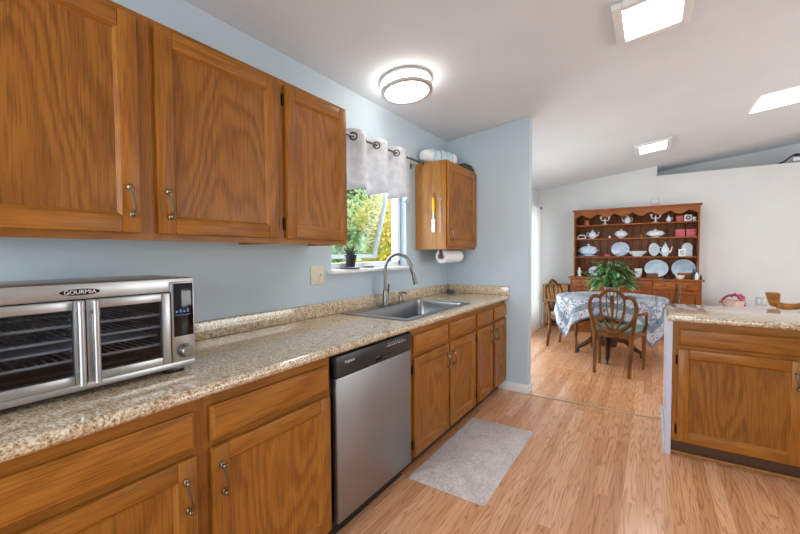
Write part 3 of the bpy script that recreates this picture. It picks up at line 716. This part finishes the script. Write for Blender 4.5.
# ---------------------------------------------------------------- ceiling lights
ring_m = plain('satin_ring', (206,206,206), .35, .7)
TL = math.atan(CS)
t = thing('ceiling_light', 'round flush ceiling light with two silver rings above the counter', 'ceiling light', (.35,2.255,cz(.35)-.001)); t.rotation_euler = (0,-TL,0)
MB().lathe([(0,0),(.150,0),(.150,-.012),(0,-.012)], n=48).build('mounting_plate', trim_m, t)
MB().lathe([(0,-.013),(.148,-.013),(.150,-.03),(.150,-.07),(.140,-.086),(0,-.088)], n=48).build('diffuser', lamp_round, t)
for z in (-.012, -.078):
    m = MB(); m.rings([[(r_*cos(2*pi*j/48), r_*sin(2*pi*j/48), zz) for j in range(48)] for r_, zz in ((.152,z+.009),(.177,z+.009),(.177,z-.009),(.152,z-.009))], closed=True); m.build('ring', ring_m, t)
def square(name, label, x0, x1, y0, y1, lampm, frame=True):
    xc, yc = (x0+x1)/2, (y0+y1)/2
    t = thing(name, label, 'ceiling light', (xc,yc,cz(xc)-.001)); t.rotation_euler = (0,-TL,0)
    hx, hy = (x1-x0)/2/cos(TL), (y1-y0)/2; k = .05 if frame else .004; d = -.035 if frame else -.006
    if frame:
        m = MB()
        for a in ((-hx,-hx+k,-hy,hy),(hx-k,hx,-hy,hy),(-hx+k,hx-k,-hy,-hy+k),(-hx+k,hx-k,hy-k,hy)): m.box(*a, d, 0, bev=.006)
        m.build('frame', trim_m, t)
    MB().box(-hx+k+.001, hx-k-.001, -hy+k+.001, hy-k-.001, d+.012 if frame else d, -.001).build('diffuser', lampm, t)
square('ceiling_light', 'square framed ceiling light at the top edge, nearest the island', 1.575, 1.95, 2.40, 2.85, lamp_square)
square('ceiling_light', 'square framed ceiling light above the dining table', 1.575, 1.96, 5.62, 6.13, lamp_square)
square('ceiling_light', 'bright frameless ceiling panel at the far right', 2.62, 3.10, 4.93, 5.46, lamp_day, False)

# ---------------------------------------------------------------- dining table and cloth
TX, TY = 1.335, 5.53
t = thing('dining_table', 'round dark pedestal dining table under the patterned cloth', 'table', (TX,TY,0))
MB().lathe([(0,.725),(.585,.725),(.595,.735),(.595,.748),(.585,.755),(0,.755)], n=48).build('tabletop', darkwood, t)
MB().lathe([(0,.12),(.09,.12),(.10,.18),(.06,.24),(.055,.35),(.085,.45),(.07,.6),(.12,.70),(.16,.7245),(0,.7245)], n=24).build('pedestal', darkwood, t)
for k in range(4):
    a = R(90*k+3); d = Vector((cos(a), sin(a), 0))
    rr_ = .36 if k != 3 else .46
    l = MB().tube([d*.06+Vector((0,0,.22)), d*.18+Vector((0,0,.20)), d*rr_*.8+Vector((0,0,.11)), d*rr_+Vector((0,0,.062))], [.035,.034,.028,.022], 10).build('leg', darkwood, t)
    cs = MB(); c_ = d*(rr_+.0); s_ = d.cross(Vector((0,0,1)))*.011
    cs.cyl(c_-s_+Vector((0,0,.025)), c_+s_+Vector((0,0,.025)), .0245, n=16); cs.cyl(c_+Vector((0,0,.03)), c_+Vector((0,0,.055)), .008, n=8); cs.build('caster', black, l)
# square cloth draped over the round top
t = MB(); G, HS, RT = 72, .80, .612
grid = []; uvs = {}
for i in range(G+1):
    row = []
    for j in range(G+1):
        a, b2 = -HS+2*HS*i/G, -HS+2*HS*j/G
        r_ = math.hypot(a, b2); th = math.atan2(b2, a)
        if r_ <= RT: p = (a, b2, .7585)
        else:
            dr = r_-RT; fold = .030*sin(th*9+.6)*min(1, dr/.2) + .016*sin(th*17)*min(1, dr/.25)
            out_ = RT + min(dr, .02)*.8 + fold + .10*max(0, dr-.1)
            p = (cos(th)*out_, sin(th)*out_, .7585 - max(0, dr-.008))
        v = t.bm.verts.new(p); uvs[v] = (a/HS, b2/HS); row.append(v)
    grid.append(row)
uvl = t.bm.loops.layers.uv.new('UVMap')
for i in range(G):
    for j in range(G):
        f_ = t.bm.faces.new((grid[i][j], grid[i+1][j], grid[i+1][j+1], grid[i][j+1]))
        for lp in f_.loops: lp[uvl].uv = uvs[lp.vert]
co = t.build('tablecloth', cloth_m, loc=(TX,TY,0)); co.modifiers.new('thick', 'SOLIDIFY').thickness = .002
tag(co, 'blue and white patterned cloth draped over the round dining table', 'tablecloth')
# plant
t = thing('potted_plant', 'bushy green leafy plant in a pale pot on the dining table', 'plant', (1.36,5.50,.7605))
MB().lathe([(0,0),(.06,0),(.085,.10),(.09,.12),(.082,.12),(.075,.09),(0,.09)], n=24).build('pot', blue_w, t)
rnd = random.Random(11)
def leaves(n, seed, r0, r1):
    m = MB(); rn = random.Random(seed)
    for i in range(n):
        a = rn.uniform(0, 2*pi); el = rn.uniform(.12, 1.45); l = rn.uniform(r0, r1)*(1 if el > .5 else 1.15)
        d = Vector((cos(a)*cos(el), sin(a)*cos(el), sin(el)))
        st = Vector((0,0,.09)); c0 = st+Vector((d.x*l*.5, d.y*l*.5, d.z*l*.78))
        side = Vector((-sin(a), cos(a), 0)); nrm_ = d.cross(side)
        Ll = rn.uniform(.12, .18); wl_ = rn.uniform(.018, .030)
        dd = Vector((cos(a)*1.0, sin(a)*1.0, rn.uniform(-.7,.5))).normalized()
        p = [c0, c0+dd*Ll*.35+Vector((0,0,.012)), c0+dd*Ll*.7+Vector((0,0,.005)), c0+dd*Ll-Vector((0,0,.02))]
        ws = (.004, wl_, wl_*.8, .001)
        V = [[m.bm.verts.new(q_-side*w_+Vector((0,0,.006 if 0 < k < 3 else 0))), m.bm.verts.new(q_), m.bm.verts.new(q_+side*w_+Vector((0,0,.006 if 0 < k < 3 else 0)))] for k, (q_, w_) in enumerate(zip(p, ws))]
        for k in range(3):
            for h in range(2): m.bm.faces.new((V[k][h], V[k][h+1], V[k+1][h+1], V[k+1][h]))
        if i % 4 == 0: m.tube([st, st+(c0-st)*.6+Vector((0,0,.01)), c0], .003, 5)
    return m
leaves(230, 4, .22, .46).build('foliage', leafd, t)
leaves(45, 9, .2, .44).build('variegated_foliage', leafv, t)

# ---------------------------------------------------------------- dining chairs
def dining_chair(label, loc, rz):
    """shield-back armchair; local +y is its front, its back stands at y = 0"""
    t = thing('dining_chair', label, 'chair', loc, rz, 'shield-back chairs round the dining table')
    w_ = chairwood
    s = MB(); s.prism([(-.19,.0,.40),(.19,.0,.40),(.25,.44,.40),(-.25,.44,.40)], (0,0,.055)); s.build('seat_frame', w_, t)
    c = MB(); c.rings([[(x*k, .225+(y-.225)*k, z) for x, y in ((-.195,.012),(0,.006),(.195,.012),(.225,.22),(.25,.435),(0,.445),(-.25,.435),(-.225,.22))] for k, z in ((.96,.4555),(1.0,.475),(.97,.497),(.8,.512),(.4,.518))]); c.build('seat_cushion', seat_green, t)
    for sx_ in (-1, 1):
        MB().tube([(sx_*.165,-.045,.0),(sx_*.172,-.01,.22),(sx_*.178,.01,.43),(sx_*.20,-.008,.56),(sx_*.218,-.03,.66)], [.018,.021,.024,.018,.015], 8).build('leg', w_, t)
        MB().tube([(sx_*.222,.40,.0),(sx_*.226,.40,.22),(sx_*.228,.40,.399)], [.014,.019,.024], 8).build('leg', w_, t)
        a = MB(); a.tube([(sx_*.222,-.022,.665),(sx_*.255,.10,.665),(sx_*.27,.24,.66),(sx_*.262,.30,.65)], [.014,.016,.019,.02], 8); a.tube([(sx_*.236,.33,.43),(sx_*.262,.31,.53),(sx_*.262,.28,.652)], [.018,.014,.016], 8); a.build('arm', w_, t)
    B = MB()
    def by(z): return -.0 - .14*max(0, z-.45)          # rake of the back
    def path(pts): return [(x, by(z), z) for x, z in pts]
    outer = [(0,.445),(.09,.49),(.175,.57),(.218,.66),(.225,.75),(.205,.825),(.165,.85),(.12,.842),(.095,.872),(.055,.91),(0,.922)]
    ring_ = outer + [(-x, z) for x, z in reversed(outer[1:-1])]
    def smooth_(p, closed):
        for _ in range(2):
            q_ = []
            k = len(p)
            for i in range(k if closed else k-1):
                a, b_ = p[i], p[(i+1) % k]; q_ += [(a[0]*.75+b_[0]*.25, a[1]*.75+b_[1]*.25), (a[0]*.25+b_[0]*.75, a[1]*.25+b_[1]*.75)]
            p = q_ if closed else [p[0]]+q_+[p[-1]]
        return p
    B.tube(path(smooth_(ring_, True)), .0205, 8, closed=True, upv=(0,1,0), sx=.75)
    B.build('backrest', w_, t)
    for sx_ in (-1, 1):
        MB().tube(path(smooth_([(sx_*.012,.46),(sx_*.075,.56),(sx_*.112,.68),(sx_*.118,.77),(sx_*.112,.845)], False)), .0125, 8, upv=(0,1,0), sx=.8).build('splat', w_, t)
    sp_ = MB(); sp_.tube(path([(0,.455),(0,.60),(0,.70),(0,.78),(0,.86)]), [.008,.009,.015,.022,.012], 8, upv=(0,1,0), sx=.5)
    for sx_ in (-1, 1):
        sp_.tube(path(smooth_([(0,.46),(sx_*.03,.60),(sx_*.05,.70),(sx_*.055,.80),(sx_*.045,.90)], False)), .006, 6, upv=(0,1,0))
        sp_.tube(path([(0,.77),(sx_*.03,.83),(sx_*.058,.885)]), .005, 6); sp_.tube(path([(0,.77),(sx_*.015,.84),(sx_*.025,.905)]), .005, 6)
    sp_.build('splat', w_, t)
    return t
dc = dining_chair('wooden shield-back armchair with green seat, its back towards the kitchen', (1.44,4.66,0), R(-8))
clone(dc, (.65,5.78,0), R(-108), 'wooden shield-back armchair at the left of the dining table, by the drop-leaf table')
clone(dc, (1.985,5.54,0), R(92), 'wooden shield-back armchair half hidden behind the island, right of the dining table')

# ---------------------------------------------------------------- hutch
HX0, HX1 = .665, 2.36
BZ = .917
t = thing('hutch', 'tall reddish brown wooden hutch with china shelves against the dining room wall', 'hutch', (0,0,0))
MB().box(HX0-.02, HX1+.02, 6.90, 7.33, .06, BZ-.026).build('cabinet_body', cherryV, t)
MB().box(HX0-.005, HX1+.005, 6.93, 7.32, .0005, .0595).build('plinth', cherryX, t)
MB().box(HX0-.05, HX1+.05, 6.87, 7.337, BZ-.025, BZ, bev=.008).build('cabinet_top', cherryX, t)
n = 6; wseg = (HX1-HX0+.0)/n
for i in range(n):
    a = HX0+i*wseg+.008; b2 = a+wseg-.016
    o = MB().box(a, b2, 6.882, 6.8995, .758, .882, bev=.006).build('drawer', cherryX, t)
    MB().sphere(((a+b2)/2, 6.872, .82), .011, 10).build('knob', gun, o)
    dm = MB(); fr_ = .04
    dm.box(a, a+fr_, 6.88, 6.8995, .09, .735, bev=.003); dm.box(b2-fr_, b2, 6.88, 6.8995, .09, .735, bev=.003); dm.box(a+fr_, b2-fr_, 6.88, 6.8995, .09, .13, bev=.003); dm.box(a+fr_, b2-fr_, 6.88, 6.8995, .695, .735, bev=.003); dm.box(a+fr_, b2-fr_, 6.892, 6.8995, .13, .695)
    o = dm.build('door', cherryV, t); MB().sphere((b2-.02 if i % 2 == 0 else a+.02, 6.87, .5), .011, 10).build('knob', gun, o)
for x in (HX0, HX1-.022): MB().box(x, x+.022, 7.085, 7.335, BZ+.0005, 2.005).build('side_panel', cherryV, t)
bk = MB(); nb = 14; bw = (HX1-HX0-.046)/nb
for i in range(nb): bk.box(HX0+.023+i*bw+.001, HX0+.023+(i+1)*bw-.001, 7.322, 7.335, BZ+.0005, 2.005, bev=.003)
bk.build('back_boards', cherryBack, t)
SHZ = (1.252, 1.548, 1.777)
for z in SHZ: MB().box(HX0+.0225, HX1-.0225, 7.09, 7.321, z-.02, z, bev=.004).build('shelf', cherryX, t)
MB().box(HX0-.025, HX1+.025, 7.05, 7.338, 2.006, 2.032, bev=.008).build('crown', cherryX, t)
pts = [(HX0+.001, 2.0055)]; ns = 12; K = 96
low = []
for i in range(K+1):
    u = i/K; x = HX0+.001+(HX1-HX0-.002)*u
    wv = abs(sin(pi*7*u+pi/2)); low.append((x, 1.888+.062*(1-wv)**.8))
ap = MB(); ap.prism([(x, 7.068, z) for x, z in low] + [(HX1-.001,7.068,2.0055),(HX0+.001,7.068,2.0055)], (0,.016,0))
ap.build('scalloped_apron', cherryX, t)

# ---------------------------------------------------------------- china on the hutch
Y = 7.2
def one(mb, name, mat, label, cat, loc, group=None): return tag(mb.build(name, mat, loc=loc), label, cat, group)
def rotz(v, a): return Matrix.Rotation(a, 3, 'Z') @ Vector(v)
z1, z2, z3 = (s+.0005 for s in SHZ[::-1])
z4 = BZ+.0005
# teapots / pots
def pot(name, label, cat, x, z, R0, H, lid=True, mat=blue_w, spout=1, y=Y):
    t = thing(name, label, cat, (x,y,z))
    MB().lathe([(0,0),(R0*.55,0),(R0*.6,H*.04),(R0*.95,H*.25),(R0,H*.42),(R0*.8,H*.62),(R0*.5,H*.72),(R0*.5,H*.75),(0,H*.75)], n=22).build('body', mat, t)
    if lid: MB().lathe([(0,H*.755),(R0*.5,H*.755),(R0*.4,H*.82),(R0*.12,H*.88),(R0*.17,H*.95),(R0*.08,H),(0,H)], n=18).build('lid', mat, t)
    if spout: MB().tube([(spout*R0*.85,0,H*.25),(spout*R0*1.3,0,H*.38),(spout*R0*1.45,0,H*.6),(spout*R0*1.65,0,H*.7)], [H*.07,H*.055,H*.04,H*.035], 10).build('spout', mat, t)
    s = -spout if spout else 1
    MB().tube([(s*R0*.7,0,H*.62),(s*R0*1.25,0,H*.66),(s*R0*1.45,0,H*.48),(s*R0*1.2,0,H*.28),(s*R0*.9,0,H*.22)], H*.035, 8).build('handle', mat, t)
    return t
def candelabra(label, x):
    t = thing('candelabra', label, 'candelabra', (x,Y,z1), 0, 'white candelabras on the top shelf')
    MB().lathe([(0,0),(.042,0),(.045,.008),(.02,.016),(.010,.03),(.014,.045),(.008,.06),(.008,.10),(.012,.108),(0,.108)], n=18).build('base', white_c, t)
    a = MB()
    for s in (-1,1):
        a.tube([(0,0,.075),(s*.03,0,.068),(s*.055,0,.085),(s*.058,0,.108)], .007, 8); a.lathe([(0,.105),(.010,.105),(.018,.115),(.016,.14),(.010,.14),(0,.125)], (s*.058,0,0), 14)
    a.build('arms', white_c, t)
candelabra('white two-armed candelabra on the top hutch shelf, left of the teapot', 1.12); candelabra('white two-armed candelabra on the top hutch shelf, right of the teapot', 1.82)
one(MB().lathe([(0,0),(.030,0),(.034,.01),(.034,.055),(.028,.065),(.028,.07),(.034,.07),(.034,.085),(0,.088)], n=20), 'jar', red_m, 'rose coloured lidded jar at the left end of the top hutch shelf', 'jar', (.85,Y,z1))
pot('teapot', 'white teapot in the middle of the top hutch shelf', 'teapot', 1.44, z1, .048, .145, spout=-1)
pot('jug', 'small white lidded jug on the top hutch shelf, right of the second candelabra', 'jug', 1.985, z1, .036, .112, spout=0)
one(MB().box(-.042,.042,-.03,.03,0,.09,bev=.004), 'box', pink, 'small pink box on the top hutch shelf, left of the clock', 'box', (2.12,Y,z1))
t = thing('clock', 'white square table clock with dark face on the top hutch shelf', 'clock', (2.225,Y,z1))
MB().box(-.048,.048,-.02,.02,0,.10,bev=.004).build('case', white_c, t)
MB().lathe([(0,0),(.030,0),(.030,.004),(0,.004)], (0,-.0205,.055), 24, mat=Matrix.Rotation(R(90),3,'X')).build('dial', black, t)
MB().lathe([(0,0),(.011,0),(.011,.001),(0,.001)], (0,-.0248,.055), 18, mat=Matrix.Rotation(R(90),3,'X')).build('dial_centre', white_c, t)
one(MB().lathe([(0,0),(.016,0),(.024,.03),(.026,.065),(.024,.065),(.022,.03),(0,.006)], n=18), 'cup', white_c, 'small white cup at the right end of the top hutch shelf', 'cup', (2.303,Y,z1))
# second shelf
t = thing('napkin_holder', 'white arched holder with an open middle, at the left end of the second hutch shelf', 'holder', (.77,Y,z2))
MB().tube([(-.06,0,.012),(-.055,0,.045),(-.035,0,.065),(.035,0,.065),(.055,0,.045),(.06,0,.012)], .0125, 8, sy=2).box(-.068,.068,-.025,.025,0,.016,bev=.004).build('frame', white_c, t)
pot('teapot', 'white blue-sprigged teapot near the left end of the second hutch shelf', 'teapot', .935, z2, .062, .158, spout=1)
one(MB().sphere((0,0,.022),(.019,.019,.022),14), 'egg', white_c, 'small pale egg on the second hutch shelf, left of the round tureen', 'ornament', (1.19,Y,z2))
def tureen(label, x, z, W, H, asp, y=Y, platter=False, mat=blue_w):
    t = thing('tureen', label, 'tureen', (x,y,z)); z0 = .0
    if platter:
        MB().lathe([(0,0),(W*.38,0),(W*.5,.014),(W*.49,.018),(W*.36,.006),(0,.006)], n=32, sy=.62).build('platter', mat, t); z0 = .0065
    r = W*.40; h = H-z0
    MB().lathe([(0,z0),(r*.5,z0),(r*.45,z0+h*.08),(r*.9,z0+h*.22),(r*1.02,z0+h*.42),(r,z0+h*.5),(0,z0+h*.5)], n=28, sy=asp).build('bowl', mat, t)
    MB().lathe([(0,z0+h*.505),(r*1.05,z0+h*.505),(r*1.0,z0+h*.60),(r*.82,z0+h*.72),(r*.45,z0+h*.81),(r*.13,z0+h*.84),(r*.1,z0+h*.87),(r*.17,z0+h*.94),(r*.08,H),(0,H)], n=28, sy=asp).build('lid', mat, t)
    for s in (-1, 1): MB().tube([(s*r*.93,-.02*asp,z0+h*.40),(s*r*1.2,-.01,z0+h*.46),(s*r*1.2,.01,z0+h*.46),(s*r*.93,.02*asp,z0+h*.40)], h*.035, 8).build('handle', mat, t)
tureen('round white lidded tureen on the second hutch shelf, below the middle teapot', 1.355, z2, .205, .15, .9)
one(MB().sphere((0,0,.034),(.015,.015,.020),12).lathe([(0,0),(.012,0),(.005,.012),(0,.014)], n=12), 'egg', gold, 'tiny gilt egg on a stand, left of the oval tureen', 'ornament', (1.635,Y,z2))
tureen('wide oval white lidded tureen on the second hutch shelf', 1.82, z2, .27, .135, .6)
for x, lb in ((2.13,'pink box on the second hutch shelf, nearer the oval tureen'), (2.265,'pink box at the right end of the second hutch shelf')):
    t = thing('box', lb, 'box', (x,Y,z2)); MB().box(-.058,.058,-.05,.05,0,.075,bev=.003).build('base', pink, t); MB().box(-.06,.06,-.052,.052,.0755,.112,bev=.003).build('lid', pink, t)
# third shelf
tureen('large blue and white tureen on its platter, at the left of the third hutch shelf', .875, z3, .33, .215, .62, platter=True, mat=blue_c)
one(MB().box(-.042,.042,-.03,.03,0,.034,bev=.004), 'box', pink, 'small flat pink box on the third hutch shelf, left of the round plate', 'box', (1.155,Y,z3))
LEAN = Matrix.Rotation(R(76), 3, 'X')
def plate(label, x, z, rx, ry, mat, y=7.27, name='plate', cat='plate', group=None):
    t = thing(name, label, cat, (x,y,z), 0, group)
    c = Vector((0,0,ry+.001)) 
    mt = Matrix.Rotation(R(78), 3, 'X')
    MB().lathe([(0,.0),(.62,.0),(.68,.006),(.97,.016),(1,.018),(.99,.021),(.68,.012),(.6,.006),(0,.006)], c, 36, mat=mt @ Matrix.Diagonal((rx,ry,1)), ).build('dish', mat, t)
    return t
plate('round blue patterned plate leaning at the middle of the third hutch shelf', 1.342, z3, .132, .117, blue_c)
pot('cup', 'small patterned cup in front of the round leaning plate', 'cup', 1.315, z3, .03, .07, lid=False, spout=0, y=7.15, mat=mottled('dark_sprig', (60,60,66), (236,236,236), 60, .3))
t = thing('serving_dish', 'long low white oval serving dish on the third hutch shelf', 'dish', (1.585,7.19,z3))
MB().lathe([(0,0),(.06,0),(.07,.02),(.11,.05),(.135,.085),(.13,.085),(.10,.05),(.05,.014),(0,.012)], n=32, sy=.55).build('bowl', blue_w, t)
plate('upright blue flowered oval plaque beside the coffee pot', 1.805, z3, .07, .105, blue_w, 7.27, 'plaque')
pot('coffee_pot', 'tall white coffee pot on the third hutch shelf', 'coffee pot', 1.95, z3, .056, .22, spout=1)
t = thing('arched_plaque', 'arched white plaque behind the little framed picture on the third hutch shelf', 'plaque', (2.225,7.26,z3))
MB().prism([(-.066,0,0),(.066,0,0)]+[(.066*cos(R(a)), 0, .14+.066*sin(R(a))) for a in range(0,181,20)], (0,.014,0)).build('board', blue_w, t)
t = thing('picture_frame', 'small white framed picture on the third hutch shelf', 'picture frame', (2.16,7.16,z3))
m = MB()
for a in ((-.045,-.028,0,.11),(.028,.045,0,.11),(-.028,.028,0,.02),(-.028,.028,.09,.11)): m.box(a[0],a[1],-.006,.006,a[2],a[3],bev=.002)
m.build('frame', white_c, t); MB().box(-.0275,.0275,-.002,.004,.0205,.0895).build('picture', mottled('picture_grey', (120,128,140), (226,226,226), 40, .5), t)
# on the buffet top
t = thing('figurine', 'small white figurine at the left end of the hutch counter', 'figurine', (.745,7.15,z4))
MB().lathe([(0,0),(.032,0),(.034,.012),(.02,.018),(.026,.05),(.018,.085),(.022,.10),(.011,.112),(0,.115)], n=16).build('body', white_c, t)
MB().sphere((0,0,.132),.019,14).build('head', white_c, t); MB().tube([(.018,0,.098),(.034,-.008,.08),(.024,-.02,.065)], .007, 8).tube([(-.018,0,.098),(-.034,-.008,.08),(-.024,-.02,.065)], .007, 8).build('arms', white_c, t)
plate('plate leaning on the hutch counter, partly behind the table plant', .96, z4, .085, .08, blue_w)
one(MB().lathe([(0,0),(.03,0),(.05,.05),(.055,.14),(.053,.14),(.047,.05),(0,.01)], n=22), 'vase', white_c, 'white vase just right of the table plant on the hutch counter', 'vase', (1.60,7.2,z4))
plate('left of the two big pale blue oval platters on the hutch counter', 1.84, z4, .158, .14, platter_m, 7.265, 'platter', 'platter')
plate('right of the two big pale blue oval platters on the hutch counter', 2.185, z4, .152, .143, platter_m, 7.265, 'platter', 'platter')
one(MB().box(-.075,.075,-.04,.04,0,.076,bev=.003), 'box', brownbox, 'brown box before the left oval platter', 'box', (1.79,7.02,z4))
one(MB().lathe([(0,0),(.05,0),(.065,.03),(.062,.032),(.046,.006),(0,.005)], n=24), 'bowl', navy, 'low dark bowl between the two oval platters', 'bowl', (1.99,7.03,z4))
one(MB().box(-.092,.092,-.03,.03,0,.088,bev=.003), 'box', wood('box_tan', 'X', (150,96,48), (112,66,30)), 'long tan wooden box before the right oval platter', 'box', (2.195,7.10,z4))
one(MB().lathe([(0,0),(.03,0),(.05,.03),(.06,.052),(.057,.052),(.046,.03),(0,.008)], n=24), 'bowl', white_c, 'low white bowl in front of the tan box', 'bowl', (2.13,6.97,z4))
def bottle(label, x, y, r, h, mat):
    t = thing('bottle', label, 'bottle', (x,y,z4)); MB().lathe([(0,0),(r,0),(r,h*.6),(r*.4,h*.75),(r*.4,h*.9),(0,h*.9)], n=18).build('body', mat, t); MB().lathe([(0,h*.901),(r*.5,h*.901),(r*.5,h),(0,h)], n=14).build('cap', black, t)
bottle('dark blue bottle before the edge of the right oval platter', 2.295, 7.05, .022, .15, navy)
bottle('white bottle beside the dark blue bottle at the right of the hutch', 2.325, 6.96, .021, .12, white_c)
bottle('short black bottle at the far right end of the hutch counter', 2.372, 6.96, .014, .08, black)

# ---------------------------------------------------------------- the rest of the dining room
t = thing('drop_leaf_table', 'light oak drop-leaf table with hanging leaf in the dining room corner', 'table', (.395,7.13,0))
MB().box(-.205,.205,-.17,.17,.745,.77,bev=.004).build('tabletop', lightwood, t)
MB().box(-.205,.205,-.19,-.172,.46,.768,bev=.004).build('hanging_leaf', lightwood, t)
for x in (-.175,.175):
    for y in (-.14,.14): MB().box(x-.02,x+.02,y-.02,y+.02,.0005,.7445,bev=.003).build('leg', lightwood, t)
MB().box(-.154,.154,-.15,-.13,.05,.09).box(-.154,.154,.13,.15,.05,.09).build('stretcher', darkwood, t)
t = thing('curtain', 'long white grommet drape at the patio door, beyond the blue wall', 'curtain', (.115,0,0))
m = MB(); ne = 80; g_ = []
for z in (2.14,2.10,1.6,1.0,.5,.02):
    g_.append([m.bm.verts.new((.04*sin(2*pi*(6.0+i/ne*1.0)/.15)*(.8+.25*(2.1-z)/2.1), 6.0+i/ne*(1.0+.04*(2.1-z)), z)) for i in range(ne+1)])
for a in range(5):
    for i in range(ne): m.bm.faces.new((g_[a][i], g_[a][i+1], g_[a+1][i+1], g_[a+1][i]))
vo = m.build('fabric', drape_m, t); vo.modifiers.new('thick', 'SOLIDIFY').thickness = .002
t = thing('curtain_rod', 'dark curtain rod carrying the white drape at the patio door', 'rod', (.115,0,2.11))
MB().cyl((0,3.85,0),(0,7.06,0),.011,n=12).build('pole', gun, t); MB().sphere((0,7.08,0),.024,14).build('finial', gun, t)
for y in (3.9, 6.0): MB().tube([(-.1145,y,-.01),(0,y,-.008)], .007, 8).build('bracket', gun, t)
def box_plate(name, label, cat, x, z, w_, h_, mat): 
    t = thing(name, label, cat, (x,YB-.0005,z)); MB().box(-w_/2,w_/2,-.012,0,-h_/2,h_/2,bev=.004).build('cover', mat, t); return t
t = box_plate('thermostat', 'small white wall box above the hutch', 'thermostat', 1.81, 2.13, .12, .11, plain('pale_box', (206,206,204), .5)); MB().box(-.04,.04,-.015,-.0125,-.03,.03).build('screen', trim_m, t)
t = box_plate('wall_outlet', 'pale grey outlet plate low on the dining room wall, behind the wooden chair', 'outlet', 3.09, .61, .12, .12, plain('grey_plate', (206,208,208), .4))
for x in (-.028,.028): MB().box(x-.014,x+.014,-.0145,-.0125,-.03,.03,bev=.001).build('socket', trim_m, t)
# pink basket on a stool
t = thing('stool', 'low white stool holding the pink basket behind the island', 'stool', (2.75,7.1,0))
MB().box(-.2,.2,-.16,.16,.45,.48,bev=.005).build('seat', trim_m, t)
for x in (-.17,.17):
    for y in (-.13,.13): MB().box(x-.018,x+.018,y-.018,y+.018,.0005,.4495).build('leg', trim_m, t)
t = thing('basket', 'pink flowered basket with arched handle seen over the island worktop', 'basket', (2.75,7.1,.4805))
MB().lathe([(0,0),(.09,0),(.12,.10),(.125,.15),(.115,.15),(.11,.1),(0,.02)], n=28).build('bowl', mottled('basket_weave', (214,170,160), (236,222,206), 60, .8), t)
MB().tube([(.12*cos(R(a)),0,.11+.115*sin(R(a))) for a in range(0,181,12)], .015, 8).build('handle', mottled('basket_handle', (110,40,60), (190,70,100), 40, .7), t)
rn = random.Random(5); fm = mottled('rose_petals', (176,50,92), (226,130,160), 50, .8)
for i in range(16):
    a = R(rn.uniform(-5, 60) if i < 10 else rn.uniform(60, 185)); MB().sphere((.122*cos(a)+rn.uniform(-.015,.015), rn.uniform(-.03,.01), .11+.115*sin(a)+rn.uniform(-.02,.02)), rn.uniform(.016,.028) if i < 10 else .018, 8).build('flower', fm, t)
# wooden armchair behind the island
t = thing('captains_chair', 'light wooden chair with thick scrolled crest rail behind the island', 'chair', (2.88,4.18,.0))
w_ = crestwood
MB().box(-.25,.25,-.05,.40,.42,.455,bev=.012,seg=3).build('seat', w_, t)
for x in (-.2,.2):
    for y in (0,.35): MB().tube([(x*1.12,y*1.1-.01,0),(x,y,.4195)], [.016,.023], 10).build('leg', w_, t)
cr = MB(); P = [(-.25,.05,.885),(-.215,.0,.88),(-.16,-.03,.888),(-.08,-.05,.915),(0,-.055,.92),(.08,-.05,.915),(.16,-.03,.888),(.215,.0,.88),(.25,.05,.885)]
cr.tube(P, [.030,.026,.024,.030,.033,.030,.024,.026,.030], 10, upv=(0,0,1), sx=1.0, sy=.55); cr.build('crest_rail', w_, t)
for s in (-1,1): MB().hexa([(s*.265-.022,.03,.87),(s*.265+.028,.03,.87),(s*.265+.028,.11,.87),(s*.265-.022,.11,.87),(s*.275-.045,.02,.985),(s*.275+.038,.02,.985),(s*.275+.038,.11,.985),(s*.275-.045,.11,.985)], 0, .01, 3).build('scroll', w_, t)
for i in range(7): x = -.18+.06*i; MB().tube([(x,-.02,.4555),(x*1.05,-.05+abs(x)*.12,.89)], .008, 8).build('spindle', w_, t)
# something dark on the wall ledge
t = thing('ornament', 'dark edged ornament with pale middle lying on the high wall ledge at right', 'ornament', (3.50,7.46,LZ+.0005))
m = MB(); m.tube([(-.26,0,.012),(-.19,0,.045),(-.13,0,.10),(-.09,0,.125),(.09,0,.125),(.13,0,.10),(.19,0,.045),(.26,0,.012)], .012, 8); m.box(-.2,.2,-.03,.03,0,.016,bev=.004); m.box(-.1,.1,-.025,.025,.10,.118)
m.build('frame', black, t); MB().box(-.11,.11,-.02,.02,.03,.085,bev=.006).build('middle', white_c, t)
